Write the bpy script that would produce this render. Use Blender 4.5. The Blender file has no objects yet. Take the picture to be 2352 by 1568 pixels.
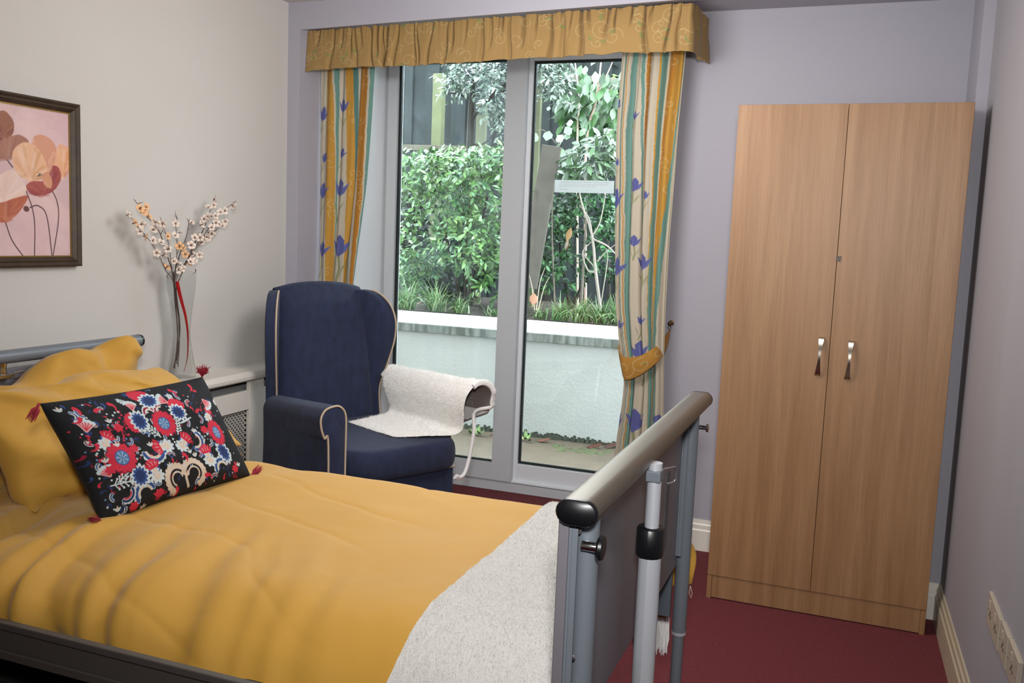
import bpy, bmesh, math, random
import numpy as np
from mathutils import Matrix, Vector
random.seed(7)
rng = np.random.default_rng(11)
PI = math.pi
scn = bpy.context.scene
COL = scn.collection

# ------------------------------------------------------------------ camera
F_PX = 2098.987
R = np.array([[0.93345357, 0.35643689, 0.04021419],
              [0.07837232, -0.09326262, -0.9925522],
              [-0.35003174, 0.92965307, -0.11499111]])
# re-orthonormalise
u0 = R[0] / np.linalg.norm(R[0]); w0 = R[2] - u0 * (R[2] @ u0); w0 /= np.linalg.norm(w0)
v0 = np.cross(w0, u0); R = np.array([u0, v0, w0])
EYE = np.array([0.0, 0.0, 1.4])
cam_data = bpy.data.cameras.new('camera')
cam_data.sensor_width = 36.0
cam_data.lens = F_PX / 2352 * 36.0
cam_data.clip_start = 0.05
cam = bpy.data.objects.new('camera', cam_data)
COL.objects.link(cam)
M = Matrix.Identity(4)
for i in range(3):
    M[i][0] = R[0][i]; M[i][1] = -R[1][i]; M[i][2] = -R[2][i]; M[i][3] = EYE[i]
cam.matrix_world = M
scn.camera = cam

def at(px, py, **k):
    """where the sight line of a photo point meets the plane x=, y= or z="""
    d = R.T @ np.array([(px - 1176) / F_PX, (py - 784) / F_PX, 1.0])
    (ax, v), = k.items()
    i = 'xyz'.index(ax)
    return EYE + d * (v - EYE[i]) / d[i]

# ------------------------------------------------------------------ colours, materials
def lin(c):
    if isinstance(c, str):
        c = c.lstrip('#'); c = [int(c[i:i + 2], 16) / 255 for i in (0, 2, 4)]
    return [x / 12.92 if x <= 0.04045 else ((x + 0.055) / 1.055) ** 2.4 for x in c]

def dim(c, k):
    """the same hue, reflecting k times as much light"""
    out = []
    for x in lin(c):
        x *= k; out.append(12.92 * x if x < 0.0031308 else 1.055 * x ** (1 / 2.4) - 0.055)
    return out

def new_mat(name):
    m = bpy.data.materials.new(name); m.use_nodes = True
    nt = m.node_tree
    return m, nt, nt.nodes['Principled BSDF']

def mat(name, color, rough=0.6, metal=0.0, var=0.0, vscale=8.0, bump=0.0, bscale=60.0, stretch=(1, 1, 1), sheen=0.0, spec=0.5, attr=None, coat=0.0):
    m, nt, b = new_mat(name)
    b.inputs['Roughness'].default_value = rough
    b.inputs['Metallic'].default_value = metal
    b.inputs['Specular IOR Level'].default_value = spec
    if sheen: b.inputs['Sheen Weight'].default_value = sheen
    if coat:
        b.inputs['Coat Weight'].default_value = coat; b.inputs['Coat Roughness'].default_value = 0.25
    L = nt.links; N = nt.nodes
    src = None
    if attr:
        a = N.new('ShaderNodeAttribute'); a.attribute_name = attr; src = a.outputs['Color']
    else:
        b.inputs['Base Color'].default_value = (*lin(color), 1)
    tc = N.new('ShaderNodeTexCoord'); mp = N.new('ShaderNodeMapping')
    mp.inputs['Scale'].default_value = stretch
    L.new(tc.outputs['Object'], mp.inputs['Vector'])
    if var:
        n = N.new('ShaderNodeTexNoise'); n.inputs['Scale'].default_value = vscale; n.inputs['Detail'].default_value = 5
        L.new(mp.outputs[0], n.inputs['Vector'])
        mr = N.new('ShaderNodeMapRange'); mr.inputs[1].default_value = 0.25; mr.inputs[2].default_value = 0.75
        mr.inputs[3].default_value = 1 - var; mr.inputs[4].default_value = 1 + var
        L.new(n.outputs['Fac'], mr.inputs[0])
        mx = N.new('ShaderNodeMix'); mx.data_type = 'RGBA'; mx.blend_type = 'MULTIPLY'; mx.inputs[0].default_value = 1
        if src: L.new(src, mx.inputs[6])
        else: mx.inputs[6].default_value = (*lin(color), 1)
        cc = N.new('ShaderNodeCombineColor')
        for i in range(3): L.new(mr.outputs[0], cc.inputs[i])
        L.new(cc.outputs[0], mx.inputs[7])
        src = mx.outputs[2]
    if src: L.new(src, b.inputs['Base Color'])
    if bump:
        n2 = N.new('ShaderNodeTexNoise'); n2.inputs['Scale'].default_value = bscale; n2.inputs['Detail'].default_value = 4
        L.new(mp.outputs[0], n2.inputs['Vector'])
        bp = N.new('ShaderNodeBump'); bp.inputs['Strength'].default_value = bump; bp.inputs['Distance'].default_value = 0.01
        L.new(n2.outputs['Fac'], bp.inputs['Height']); L.new(bp.outputs[0], b.inputs['Normal'])
    return m

# ------------------------------------------------------------------ mesh building
class MB:
    def __init__(s): s.v = []; s.f = []; s.n = 0
    def add(s, V, Fc):
        V = [tuple(map(float, p)) for p in V]
        s.f += [tuple(i + s.n for i in f) for f in Fc]; s.v += V; s.n += len(V); return s
    def box(s, x0, x1, y0, y1, z0, z1):
        V = [(x, y, z) for x in (x0, x1) for y in (y0, y1) for z in (z0, z1)]
        return s.add(V, [(0, 1, 3, 2), (4, 6, 7, 5), (0, 4, 5, 1), (2, 3, 7, 6), (0, 2, 6, 4), (1, 5, 7, 3)])
    def hexa(s, lo, hi):
        """two matching quads joined into a solid"""
        return s.add(list(lo) + list(hi), [(3, 2, 1, 0), (4, 5, 6, 7)] + [(i, (i + 1) % 4, 4 + (i + 1) % 4, 4 + i) for i in range(4)])
    def tube(s, pts, rad, seg=10, caps=True, flat=1.0):
        pts = [np.array(p, float) for p in pts]; n = len(pts)
        if not hasattr(rad, '__len__'): rad = [rad] * n
        base = s.n; V = []; up = None
        for i, p in enumerate(pts):
            t = pts[min(i + 1, n - 1)] - pts[max(i - 1, 0)]; t /= np.linalg.norm(t) + 1e-12
            if up is None:
                up = np.array([0, 0, 1.0]) if abs(t[2]) < 0.9 else np.array([1.0, 0, 0])
            a = np.cross(t, up); a /= np.linalg.norm(a) + 1e-12; b = np.cross(a, t); up = b
            for k in range(seg):
                an = 2 * PI * k / seg
                V.append(p + rad[i] * (math.cos(an) * a + flat * math.sin(an) * b))
        Fc = [(i * seg + k, i * seg + (k + 1) % seg, (i + 1) * seg + (k + 1) % seg, (i + 1) * seg + k) for i in range(n - 1) for k in range(seg)]
        if caps: Fc += [tuple(range(seg - 1, -1, -1)), tuple((n - 1) * seg + k for k in range(seg))]
        return s.add(V, Fc)
    def lathe(s, prof, c=(0, 0, 0), seg=32, axis='z'):
        V = []
        for r, h in prof:
            for k in range(seg):
                a = 2 * PI * k / seg; p = (r * math.cos(a), r * math.sin(a), h)
                if axis == 'y': p = (p[0], p[2], p[1])
                if axis == 'x': p = (p[2], p[0], p[1])
                V.append((c[0] + p[0], c[1] + p[1], c[2] + p[2]))
        n = len(prof)
        Fc = [(i * seg + k, i * seg + (k + 1) % seg, (i + 1) * seg + (k + 1) % seg, (i + 1) * seg + k) for i in range(n - 1) for k in range(seg)]
        Fc += [tuple(range(seg - 1, -1, -1)), tuple((n - 1) * seg + k for k in range(seg))]
        return s.add(V, Fc)
    def loft(s, rings, closed=True, caps=True):
        m = len(rings[0]); V = [p for r in rings for p in r]
        K = m if closed else m - 1
        Fc = [(i * m + k, i * m + (k + 1) % m, (i + 1) * m + (k + 1) % m, (i + 1) * m + k) for i in range(len(rings) - 1) for k in range(K)]
        if caps: Fc += [tuple(range(m - 1, -1, -1)), tuple((len(rings) - 1) * m + k for k in range(m))]
        return s.add(V, Fc)
    def build(s, name, m, parent=None, smooth=True, bevel=0.0, subsurf=0, angle=40):
        me = bpy.data.meshes.new(name); me.from_pydata(s.v, [], s.f); me.update()
        bm = bmesh.new(); bm.from_mesh(me); bmesh.ops.recalc_face_normals(bm, faces=bm.faces); bm.to_mesh(me); bm.free()
        o = bpy.data.objects.new(name, me); COL.objects.link(o)
        if m: me.materials.append(m)
        if parent: o.parent = parent
        if bevel:
            md = o.modifiers.new('bevel', 'BEVEL'); md.width = bevel; md.segments = 3; md.limit_method = 'ANGLE'; md.angle_limit = math.radians(35); md.harden_normals = True
        if subsurf:
            md = o.modifiers.new('sub', 'SUBSURF'); md.levels = subsurf; md.render_levels = subsurf
        if smooth:
            for p in me.polygons: p.use_smooth = True
            if not subsurf: me.set_sharp_from_angle(angle=math.radians(angle))
        return o

def grid(name, P, m, parent=None, colors=None, wrap=False, smooth=True, extra=None):
    """P: (rows, cols, 3) array -> one surface; optional per-point linear colours"""
    P = np.asarray(P, float); r, c = P.shape[:2]
    idx = np.arange(r * c).reshape(r, c)
    q = np.stack([idx[:-1, :-1], idx[:-1, 1:], idx[1:, 1:], idx[1:, :-1]], -1).reshape(-1, 4)
    if wrap:
        q2 = np.stack([idx[:-1, -1], idx[:-1, 0], idx[1:, 0], idx[1:, -1]], -1); q = np.concatenate([q, q2])
    V = P.reshape(-1, 3)
    if extra is not None:           # loose triangles (pile fibres)
        EV, = extra; T = np.arange(len(EV)).reshape(-1, 3) + len(V); V = np.concatenate([V, EV])
    else: T = None
    me = bpy.data.meshes.new(name)
    nq = len(q); nt_ = 0 if T is None else len(T)
    me.vertices.add(len(V)); me.vertices.foreach_set('co', V.astype(np.float32).ravel())
    me.loops.add(nq * 4 + nt_ * 3)
    li = q.ravel() if T is None else np.concatenate([q.ravel(), T.ravel()])
    me.loops.foreach_set('vertex_index', li.astype(np.int32))
    me.polygons.add(nq + nt_)
    ls = np.arange(nq) * 4
    if nt_: ls = np.concatenate([ls, nq * 4 + np.arange(nt_) * 3])
    me.polygons.foreach_set('loop_start', ls.astype(np.int32))
    if smooth: me.polygons.foreach_set('use_smooth', np.ones(nq + nt_, bool))
    me.update(calc_edges=True); me.validate()
    if colors is not None:
        ca = me.color_attributes.new('Col', 'FLOAT_COLOR', 'POINT')
        cc = np.ones((len(V), 4), np.float32); cc[:r * c, :3] = colors.reshape(-1, 3)
        ca.data.foreach_set('color', cc.ravel())
    o = bpy.data.objects.new(name, me); COL.objects.link(o); me.materials.append(m)
    if parent: o.parent = parent
    return o

def tag(o, label, cat, group=None, kind=None):
    o['label'] = label; o['category'] = cat
    if group: o['group'] = group
    if kind: o['kind'] = kind
    return o
def thing(name, label, cat, loc=(0, 0, 0), group=None):
    o = bpy.data.objects.new(name, None); COL.objects.link(o); o.empty_display_size = 0.05
    o.location = loc
    return tag(o, label, cat, group)
def wmat(o):
    return o.matrix_basis if o.parent is None else wmat(o.parent) @ o.matrix_parent_inverse @ o.matrix_basis
def keep(o, root):
    """parent o (built in world coordinates) under root without moving it"""
    o.parent = root; o.matrix_parent_inverse = wmat(root).inverted(); return o
def struct(o, label=None):
    o['kind'] = 'structure'
    if label: o['label'] = label
    return o

# smooth value noise in numpy
_T = rng.random((256, 256))
def vnoise(x, y):
    x = np.asarray(x, float); y = np.asarray(y, float)
    xi = np.floor(x).astype(int); yi = np.floor(y).astype(int); fx = x - xi; fy = y - yi
    fx = fx * fx * (3 - 2 * fx); fy = fy * fy * (3 - 2 * fy)
    g = lambda a, b: _T[a % 256, b % 256]
    return (g(xi, yi) * (1 - fx) + g(xi + 1, yi) * fx) * (1 - fy) + (g(xi, yi + 1) * (1 - fx) + g(xi + 1, yi + 1) * fx) * fy
def fbm(x, y, o=3):
    s = 0; a = 0.5
    for i in range(o):
        s = s + a * (vnoise(x * 2 ** i + 17 * i, y * 2 ** i + 5 * i) * 2 - 1); a *= 0.5
    return s
def sst(a, b, x):
    t = np.clip((x - a) / (b - a), 0, 1); return t * t * (3 - 2 * t)

def smooth_open(P, n=24):
    P = np.array(P, float); P = np.vstack([2 * P[0] - P[1], P, 2 * P[-1] - P[-2]]); m = len(P) - 3; out = []
    for i in range(n + 1):
        s = min(i * m / n, m - 1e-6); k = int(s); f_ = s - k; p0, p1, p2, p3 = P[k:k + 4]
        out.append(.5 * (2 * p1 + (p2 - p0) * f_ + (2 * p0 - 5 * p1 + 4 * p2 - p3) * f_ ** 2 + (3 * p1 - p0 - 3 * p2 + p3) * f_ ** 3))
    return out

# ------------------------------------------------------------------ painter for printed patterns
class Canvas:
    """a colour grid; x to the right, y down, in its own units"""
    def __init__(s, w, h, nx, ny, bg):
        s.x, s.y = np.meshgrid(np.linspace(0, w, nx), np.linspace(0, h, ny)); s.c = np.empty((ny, nx, 3)); s.c[:] = lin(bg)
        s.px = w / (nx - 1)
    def win(s, x0, x1, y0, y1):
        m = 2 * s.px; yc = s.y[:, 0]
        rr_ = np.nonzero((yc >= y0 - m) & (yc <= y1 + m))[0]
        if not len(rr_): return None
        r0, r1 = rr_[0], rr_[-1] + 1; X = s.x[r0:r1]
        cc_ = np.nonzero((X.max(0) >= x0 - m) & (X.min(0) <= x1 + m))[0]
        if not len(cc_): return None
        return (slice(r0, r1), slice(cc_[0], cc_[-1] + 1))
    def mask(s, d, col, a, w):
        m = np.clip(0.5 - d / s.px, 0, 1)[..., None] * a
        s.c[w] = s.c[w] * (1 - m) + np.array(lin(col)) * m
    def ell(s, cx, cy, rx, ry, col, rot=0.0, a=1.0, scal=0, amp=0.12, ph=0.0):
        k = max(rx, ry) * 1.35; w = s.win(cx - k, cx + k, cy - k, cy + k)
        if w is None: return
        c, sn = math.cos(rot), math.sin(rot); X = s.x[w] - cx; Y = s.y[w] - cy
        U = X * c + Y * sn; V = -X * sn + Y * c
        r = np.sqrt((U / rx) ** 2 + (V / ry) ** 2)
        if scal:
            th = np.arctan2(V / ry, U / rx); r = r / (1 + amp * (np.abs(np.cos(scal * th / 2 + ph)) - 0.5))
        s.mask((r - 1) * min(rx, ry), col, a, w)
    def line(s, pts, w, col, a=1.0, taper=False):
        pts = np.array(pts, float); D = None; n = len(pts) - 1
        sl = s.win(pts[:, 0].min() - w, pts[:, 0].max() + w, pts[:, 1].min() - w, pts[:, 1].max() + w)
        if sl is None: return
        X, Y = s.x[sl], s.y[sl]
        for i in range(n):
            A, B = pts[i], pts[i + 1]; d = B - A; L2 = d @ d + 1e-12
            t = np.clip(((X - A[0]) * d[0] + (Y - A[1]) * d[1]) / L2, 0, 1)
            ww = w * (1 - 0.8 * (i + t) / n) if taper else w
            e = np.hypot(X - A[0] - t * d[0], Y - A[1] - t * d[1]) - ww / 2
            D = e if D is None else np.minimum(D, e)
        s.mask(D, col, a, sl)
    def spiral(s, cx, cy, r, w, col, turns=1.5, ph=0.0, sg=1, a=1.0):
        t = np.linspace(0.12, 1, 26)
        s.line([(cx + r * q * math.cos(ph + sg * 2 * PI * turns * q), cy + r * q * math.sin(ph + sg * 2 * PI * turns * q)) for q in t], w, col, a)
    def poly(s, pts, col, a=1.0):
        P = np.array(pts, float); w = s.win(P[:, 0].min(), P[:, 0].max(), P[:, 1].min(), P[:, 1].max())
        if w is None: return
        X, Y = s.x[w], s.y[w]; ins = np.zeros(X.shape, bool); D = None
        for i in range(len(P)):
            A, B = P[i], P[(i + 1) % len(P)]
            cnd = (A[1] > Y) != (B[1] > Y)
            xs = A[0] + (Y - A[1]) * (B[0] - A[0]) / ((B[1] - A[1]) or 1e-9)
            ins ^= cnd & (X < xs)
            d = B - A; t = np.clip(((X - A[0]) * d[0] + (Y - A[1]) * d[1]) / (d @ d + 1e-12), 0, 1)
            e = np.hypot(X - A[0] - t * d[0], Y - A[1] - t * d[1]); D = e if D is None else np.minimum(D, e)
        s.mask(np.where(ins, -D, D), col, a, w)

# ------------------------------------------------------------------ common materials
m_beige = mat('wall_cream', dim('#d8d4ce', .79), 0.85, var=0.02, vscale=2, bump=0.05, bscale=180)
m_lav = mat('wall_lavender', dim('#c9c7d3', .64), 0.8, var=0.02, vscale=2, bump=0.05, bscale=180)
m_lavr = mat('wall_lavender_scuffed', dim('#c4c0c6', .60), 0.8, var=0.05, vscale=3, bump=0.05, bscale=180, stretch=(1, 1, 0.35))
m_ceil = mat('ceiling_white', dim('#d8d2d2', .76), 0.9)
m_gloss = mat('gloss_white_paint', '#e6e2d8', 0.35, var=0.02, vscale=4)
m_cream = mat('cream_skirting_paint', dim('#cfc2a8', .8), 0.4, var=0.04, vscale=5)
m_carpet = mat('maroon_carpet', '#6a262d', 0.95, var=0.22, vscale=90, bump=0.6, bscale=260)
m_upvc = mat('white_upvc', dim('#e4e8ec', .74), 0.3)
m_upvc_lit = mat('daylit_upvc', '#e4e8ec', 0.3)  # lighter copy of the frame white, grazing daylight put into the colour
m_rubber = mat('black_gasket', '#14201f', 0.5)
m_grey = mat('grey_painted_steel', '#70777f', 0.38, 0.2)
m_greyp = mat('grey_laminate_panel', dim('#77747a', .85), 0.42, 0.1, var=0.02, vscale=30)
m_brushed = mat('brushed_bronze_aluminium', '#7d786f', 0.42, 0.8, var=0.05, vscale=60, stretch=(8, 0.4, 8))
m_alu = mat('satin_aluminium', '#cfd3da', 0.36, 0.5, var=0.03, vscale=40, stretch=(8, 8, 0.4))
m_chrome = mat('chrome', '#d8dade', 0.12, 1.0)
m_black = mat('black_plastic', '#0c0d10', 0.35)
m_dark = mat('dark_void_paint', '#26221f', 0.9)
SKY, FLASH, LAMP, EXPO, FL_ANG, LAMP_AT = 11.5, 160.0, 42.0, 0.42, 90, (-1.0, 2.7, 2.02)
# ================================================================== THE ROOM
XL, YP, YB, YD = -2.60, 3.755, 4.13, 4.57          # left wall, pier face, back wall, door face
XA = -2.535                                          # side of the window alcove
def wall_x(y): return 0.379 + 0.02 * (YP - y)        # right wall, a touch out of square
ZC = 2.44
YF = -1.7                                            # wall behind the photographer

def plank(name, box, m, parent=None, bevel=0):
    return MB().box(*box).build(name, m, parent, smooth=bool(bevel), bevel=bevel)

struct(plank('floor', (XL - .1, 0.75, YF - .1, 4.62, -0.1, 0.0), m_carpet))
struct(plank('ceiling', (XL - .1, 0.75, YF - .1, YP + .1, ZC, ZC + .1), m_ceil))
struct(plank('wall_left', (XL - .1, XL, YF - .1, YP, 0, ZC), m_beige))
struct(plank('wall_front', (XL - .1, 0.75, YF - .1, YF, 0, ZC), m_beige))
# right wall
struct(MB().hexa([(wall_x(YF), YF, 0), (wall_x(YF) + .12, YF, 0), (wall_x(4.3) + .12, 4.3, 0), (wall_x(4.3), 4.3, 0)],
                 [(wall_x(YF), YF, ZC), (wall_x(YF) + .12, YF, ZC), (wall_x(4.3) + .12, 4.3, ZC), (wall_x(4.3), 4.3, ZC)]).build('wall_right', m_lavr, smooth=False))
# narrow left pier with the alcove side behind it
struct(plank('wall_alcove_left', (XL - .1, XA, YP, 4.70, 0, ZC), m_lav))
# bulkhead over the alcove, its soffit rising towards the back wall
bl, br = 2.315, 2.392
mb = MB()
mb.hexa([(XA, YP, bl), (0.46, YP, br), (0.46, YB + .1, 2.405), (XA, YB + .1, 2.40)],
        [(XA, YP, ZC + .1), (0.46, YP, ZC + .1), (0.46, YB + .1, ZC + .1), (XA, YB + .1, ZC + .1)])
struct(mb.build('wall_bulkhead', m_lav, smooth=False))
# right pier
struct(plank('wall_alcove_right', (0.339, 0.50, YP, 4.25, 0, 2.41), m_lav))
# back wall: right of the patio door, and the strip over it
XJ = -0.98
struct(plank('wall_back', (XJ, 0.42, YB, 4.72, 0, 2.45), m_lav))
struct(plank('wall_back_lintel', (XA, XJ, YB, 4.72, 2.36, 2.5), m_lav))

struct(plank('daylight_strip_1', (XA, XA + .012, 4.06, YD, 0, 2.36), m_upvc_lit))  # added white board, its colour stands for daylight on the reveal
def skirting(name, p, q, nrm, h=0.143, t=0.016, m=m_cream):
    prof = [(0, 0), (t, 0), (t, h * .66), (t * .72, h * .70), (t * .72, h * .84), (t * .45, h * .88), (t * .35, h), (0, h)]
    p = np.array(p, float); q = np.array(q, float); nrm = np.array(nrm, float)
    ring = lambda o: [(o[0] + nrm[0] * a, o[1] + nrm[1] * a, b) for a, b in prof]
    return struct(MB().loft([ring(p), ring(q)]).build(name, m, smooth=False))
skirting('baseboard_back', (XJ, YB), (0.339, YB), (0, -1), m=m_gloss)
skirting('baseboard_alcove_right', (0.339, YP), (0.339, YB - .016), (-1, 0), m=m_gloss)
skirting('baseboard_pier', (0.325, YP), (wall_x(YP), YP), (0, -1), m=m_gloss)
skirting('baseboard_right', (wall_x(YF), YF), (wall_x(YP - .016), YP - .016), (-1, 0), h=0.15)

# ------------------------------------------------------------------ patio door
m_glass, nt, b = new_mat('window_glass')
N, L = nt.nodes, nt.links
N.remove(b)
tr = N.new('ShaderNodeBsdfTransparent'); tr.inputs[0].default_value = (0.93, 0.97, 0.96, 1)
gl = N.new('ShaderNodeBsdfGlossy'); gl.inputs['Roughness'].default_value = 0.02
fr = N.new('ShaderNodeFresnel'); fr.inputs[0].default_value = 1.45
mx = N.new('ShaderNodeMixShader')
L.new(fr.outputs[0], mx.inputs[0]); L.new(tr.outputs[0], mx.inputs[1]); L.new(gl.outputs[0], mx.inputs[2])
out = N['Material Output']; L.new(mx.outputs[0], out.inputs['Surface'])
# opening leaf: film of dusty smears that also carries the pane's bluish reflections
m_glass2 = m_glass.copy(); m_glass2.name = 'window_glass_hazed'
nt = m_glass2.node_tree; N, L = nt.nodes, nt.links
df = N.new('ShaderNodeBsdfTranslucent'); df.inputs[0].default_value = (0.75, 0.9, 0.95, 1)
mx2 = N.new('ShaderNodeMixShader'); tc = N.new('ShaderNodeTexCoord'); mp = N.new('ShaderNodeMapping'); mp.inputs['Scale'].default_value = (1.6, 1, 1)
mp.inputs['Rotation'].default_value = (0, 0.6, 0)
nz = N.new('ShaderNodeTexNoise'); nz.inputs['Scale'].default_value = 3.0; nz.inputs['Detail'].default_value = 6; nz.inputs['Distortion'].default_value = 1.2
mr = N.new('ShaderNodeMapRange'); mr.inputs[1].default_value = 0.4; mr.inputs[2].default_value = 0.75; mr.inputs[3].default_value = 0.002; mr.inputs[4].default_value = 0.022
src = [n for n in N if n.type == 'MIX_SHADER' and n != mx2][0]
L.new(tc.outputs['Object'], mp.inputs[0]); L.new(mp.outputs[0], nz.inputs['Vector']); L.new(nz.outputs[0], mr.inputs[0]); L.new(mr.outputs[0], mx2.inputs[0])
L.new(src.outputs[0], mx2.inputs[1]); L.new(df.outputs[0], mx2.inputs[2]); L.new(mx2.outputs[0], N['Material Output'].inputs['Surface'])

def frame(name, x0, x1, z0, z1, wl, wr, wb, wt, y0, y1, m, parent=None, bevel=.004):
    mb = MB()
    mb.box(x0, x0 + wl, y0, y1, z0, z1); mb.box(x1 - wr, x1, y0, y1, z0, z1)
    mb.box(x0 + wl, x1 - wr, y0, y1, z0, z0 + wb); mb.box(x0 + wl, x1 - wr, y0, y1, z1 - wt, z1)
    return mb.build(name, m, parent, bevel=bevel)
XR = -0.985
door = struct(frame('door_1', XA, XR, 0.0, 2.36, .03, .05, .06, .03, YD + .012, YD + .10, m_upvc))
sash = frame('sash', XA + .026, -1.70, 0.062, 2.355, .059, .112, .095, .04, YD, YD + .07, m_upvc, door, 0)
sash['label'] = 'opening white door leaf with wide centre stile'
gk = frame('gasket', -2.452, -1.808, 0.153, 2.318, .016, .008, .012, .012, YD + .02, YD + .04, m_rubber, sash, 0)
plank('pane', (-2.437, -1.815, YD + .036, YD + .042, 0.160, 2.308), m_glass2, sash)
bead = frame('bead', -1.70, XR + .045, 0.058, 2.34, .024, .05, .1, .03, YD + .035, YD + .085, m_upvc_lit, door)
plank('sill_bead', (-1.70, XR + .04, YD + .012, YD + .06, 0.05, 0.066), m_upvc_lit, door, bevel=.003)
frame('gasket', -1.678, XR, 0.156, 2.312, .012, .02, .013, .014, YD + .055, YD + .075, m_rubber, bead, 0)
plank('pane', (-1.668, -1.0, YD + .066, YD + .072, 0.166, 2.302), m_glass, bead)

# notice taped to the fixed pane
y = YD + .052
c0 = at(1278, 413, y=y); c1 = at(1406, 417, y=y); c2 = at(1408, 444.5, y=y); c3 = at(1273, 442, y=y)
x0, x1 = c3[0], c1[0] + .012; zt, zb = c0[2], c2[2]
cv = Canvas(x1 - x0, zt - zb, 640, 130, '#eef0f0')
def script_line(z, xa, xb, col, h=.0042):
    r2 = random.Random(int(z * 9999)); x = xa
    while x < xb:
        wl = r2.uniform(.008, .03)
        k = x
        while k < min(x + wl, xb):
            a = r2.choice([0, 1, 2]); w = .0028
            if a == 0: cv.ell(k + w / 2, z, w * .42, h * .35, col, a=.8)
            elif a == 1: cv.line([(k + w / 2, z - h * .5), (k + w / 2, z + h * .4)], .0010, col, .8)
            else: cv.line([(k, z - h * .3), (k + w, z + h * .35)], .0010, col, .8)
            k += .0038
        x += wl + .005
W = x1 - x0
script_line(.0105, .028, W - .02, '#6b6f74'); script_line(.021, .028, W - .03, '#b5807c'); script_line(.031, .028, W * .7, '#8c8f94'); script_line(.047, .028, .068, '#6b6f74')
P = np.zeros(cv.x.shape + (3,)); P[..., 0] = x0 + cv.x; P[..., 1] = y + .002 * np.sin(cv.x * 30); P[..., 2] = zt - cv.y
m_print = mat('printed_paper', '#ffffff', .7, attr='Col')
_n = m_print.node_tree; _t = _n.nodes.new('ShaderNodeBsdfTranslucent'); _m = _n.nodes.new('ShaderNodeMixShader'); _m.inputs[0].default_value = .75
_a = [n for n in _n.nodes if n.type == 'ATTRIBUTE'][0]; _n.links.new(_a.outputs['Color'], _t.inputs[0])
_n.links.new(_n.nodes['Principled BSDF'].outputs[0], _m.inputs[1]); _n.links.new(_t.outputs[0], _m.inputs[2]); _n.links.new(_m.outputs[0], _n.nodes['Material Output'].inputs['Surface'])
nt_o = grid('notice', P, m_print, colors=cv.c, smooth=False)
md = nt_o.modifiers.new('thick', 'SOLIDIFY'); md.thickness = .0008
tag(nt_o, 'white paper notice with small typed lines taped to the right glass pane', 'notice')

# ------------------------------------------------------------------ radiator cover under the picture wall
m_rad = mat('white_painted_board', '#d9d5cd', 0.45, var=0.02, vscale=4)
rc = thing('radiator_cover', 'white boxed radiator cover with lattice grilles against the left wall', 'radiator cover', (XL, 3.1, 0))
FX = -2.458
A, Bp = (2.72, 3.293), (3.397, 3.70)
mb = MB(); th = .018
ys = [2.55, A[0], A[1], Bp[0], Bp[1], YP - .006]
for i in (0, 2, 4): mb.box(FX - th, FX, ys[i], ys[i + 1], 0.0, .728)
for a, b_ in (A, Bp):
    mb.box(FX - th, FX, a, b_, .597, .682); mb.box(FX - th, FX, a, b_, 0, .10)
keep(mb.build('front_panel', m_rad, bevel=.002), rc)
mb = MB(); mb.loft([[(x, yy, z) for x, z in [(XL, .728), (FX + .018, .728), (FX + .026, .735), (FX + .028, .748), (FX + .024, .762), (FX + .012, .768), (XL, .768)]] for yy in (2.53, YP - .004)])
keep(mb.build('shelf', m_rad, smooth=False), rc)
keep(plank('end_panel', (XL, FX - th, 2.55, 2.568, 0, .728), m_rad), rc)
m_lat = mat('perforated_grille_board', '#b4b0aa', .6)
for a, b_ in (A, Bp):
    mb = MB(); st = .022; w = .0052; z0, z1 = .09, .605; hgt = z1 - z0
    for sgn in (1, -1):
        k = -hgt
        while k < (b_ - a):
            # diagonal strip clipped to the opening
            ya, yb_ = k, k + hgt; t0 = max(0, -ya / hgt); t1 = min(1, ((b_ - a) - ya) / hgt)
            if t1 > t0 + .02:
                pa = a + ya + t0 * hgt; pb = a + ya + t1 * hgt
                za = z0 + t0 * hgt; zb2 = z0 + t1 * hgt
                if sgn < 0: za, zb2 = z1 - t0 * hgt, z1 - t1 * hgt
                dd = w * .9; x = FX - th - .001 - (.002 if sgn > 0 else 0)
                mb.hexa([(x - .002, pa - dd, za), (x - .002, pa + dd, za), (x, pa + dd, za), (x, pa - dd, za)],
                        [(x - .002, pb - dd, zb2), (x - .002, pb + dd, zb2), (x, pb + dd, zb2), (x, pb - dd, zb2)])
            k += st
    keep(mb.build('lattice_grille', m_lat, smooth=False), rc)
keep(plank('shade_backing', (FX - th - .022, FX - th - .014, 2.57, YP - .01, .02, .60), m_dark), rc)  # dark sheet added behind the grilles for the unlit inside of the cover
m_fin = mat('radiator_grey', '#87888a', .5)
keep(plank('radiator_top', (XL + .02, FX - .04, 2.60, YP - .03, .60, .70), m_fin, bevel=.01), rc)
# ================================================================== BED
bed = thing('bed', 'grey metal profiling bed with panelled footboard and raised base, standing head to the left wall', 'bed', (-1.4, 1.93, 0))
def bp(o): return keep(o, bed)
XF = -0.416                      # footboard panel
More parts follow.
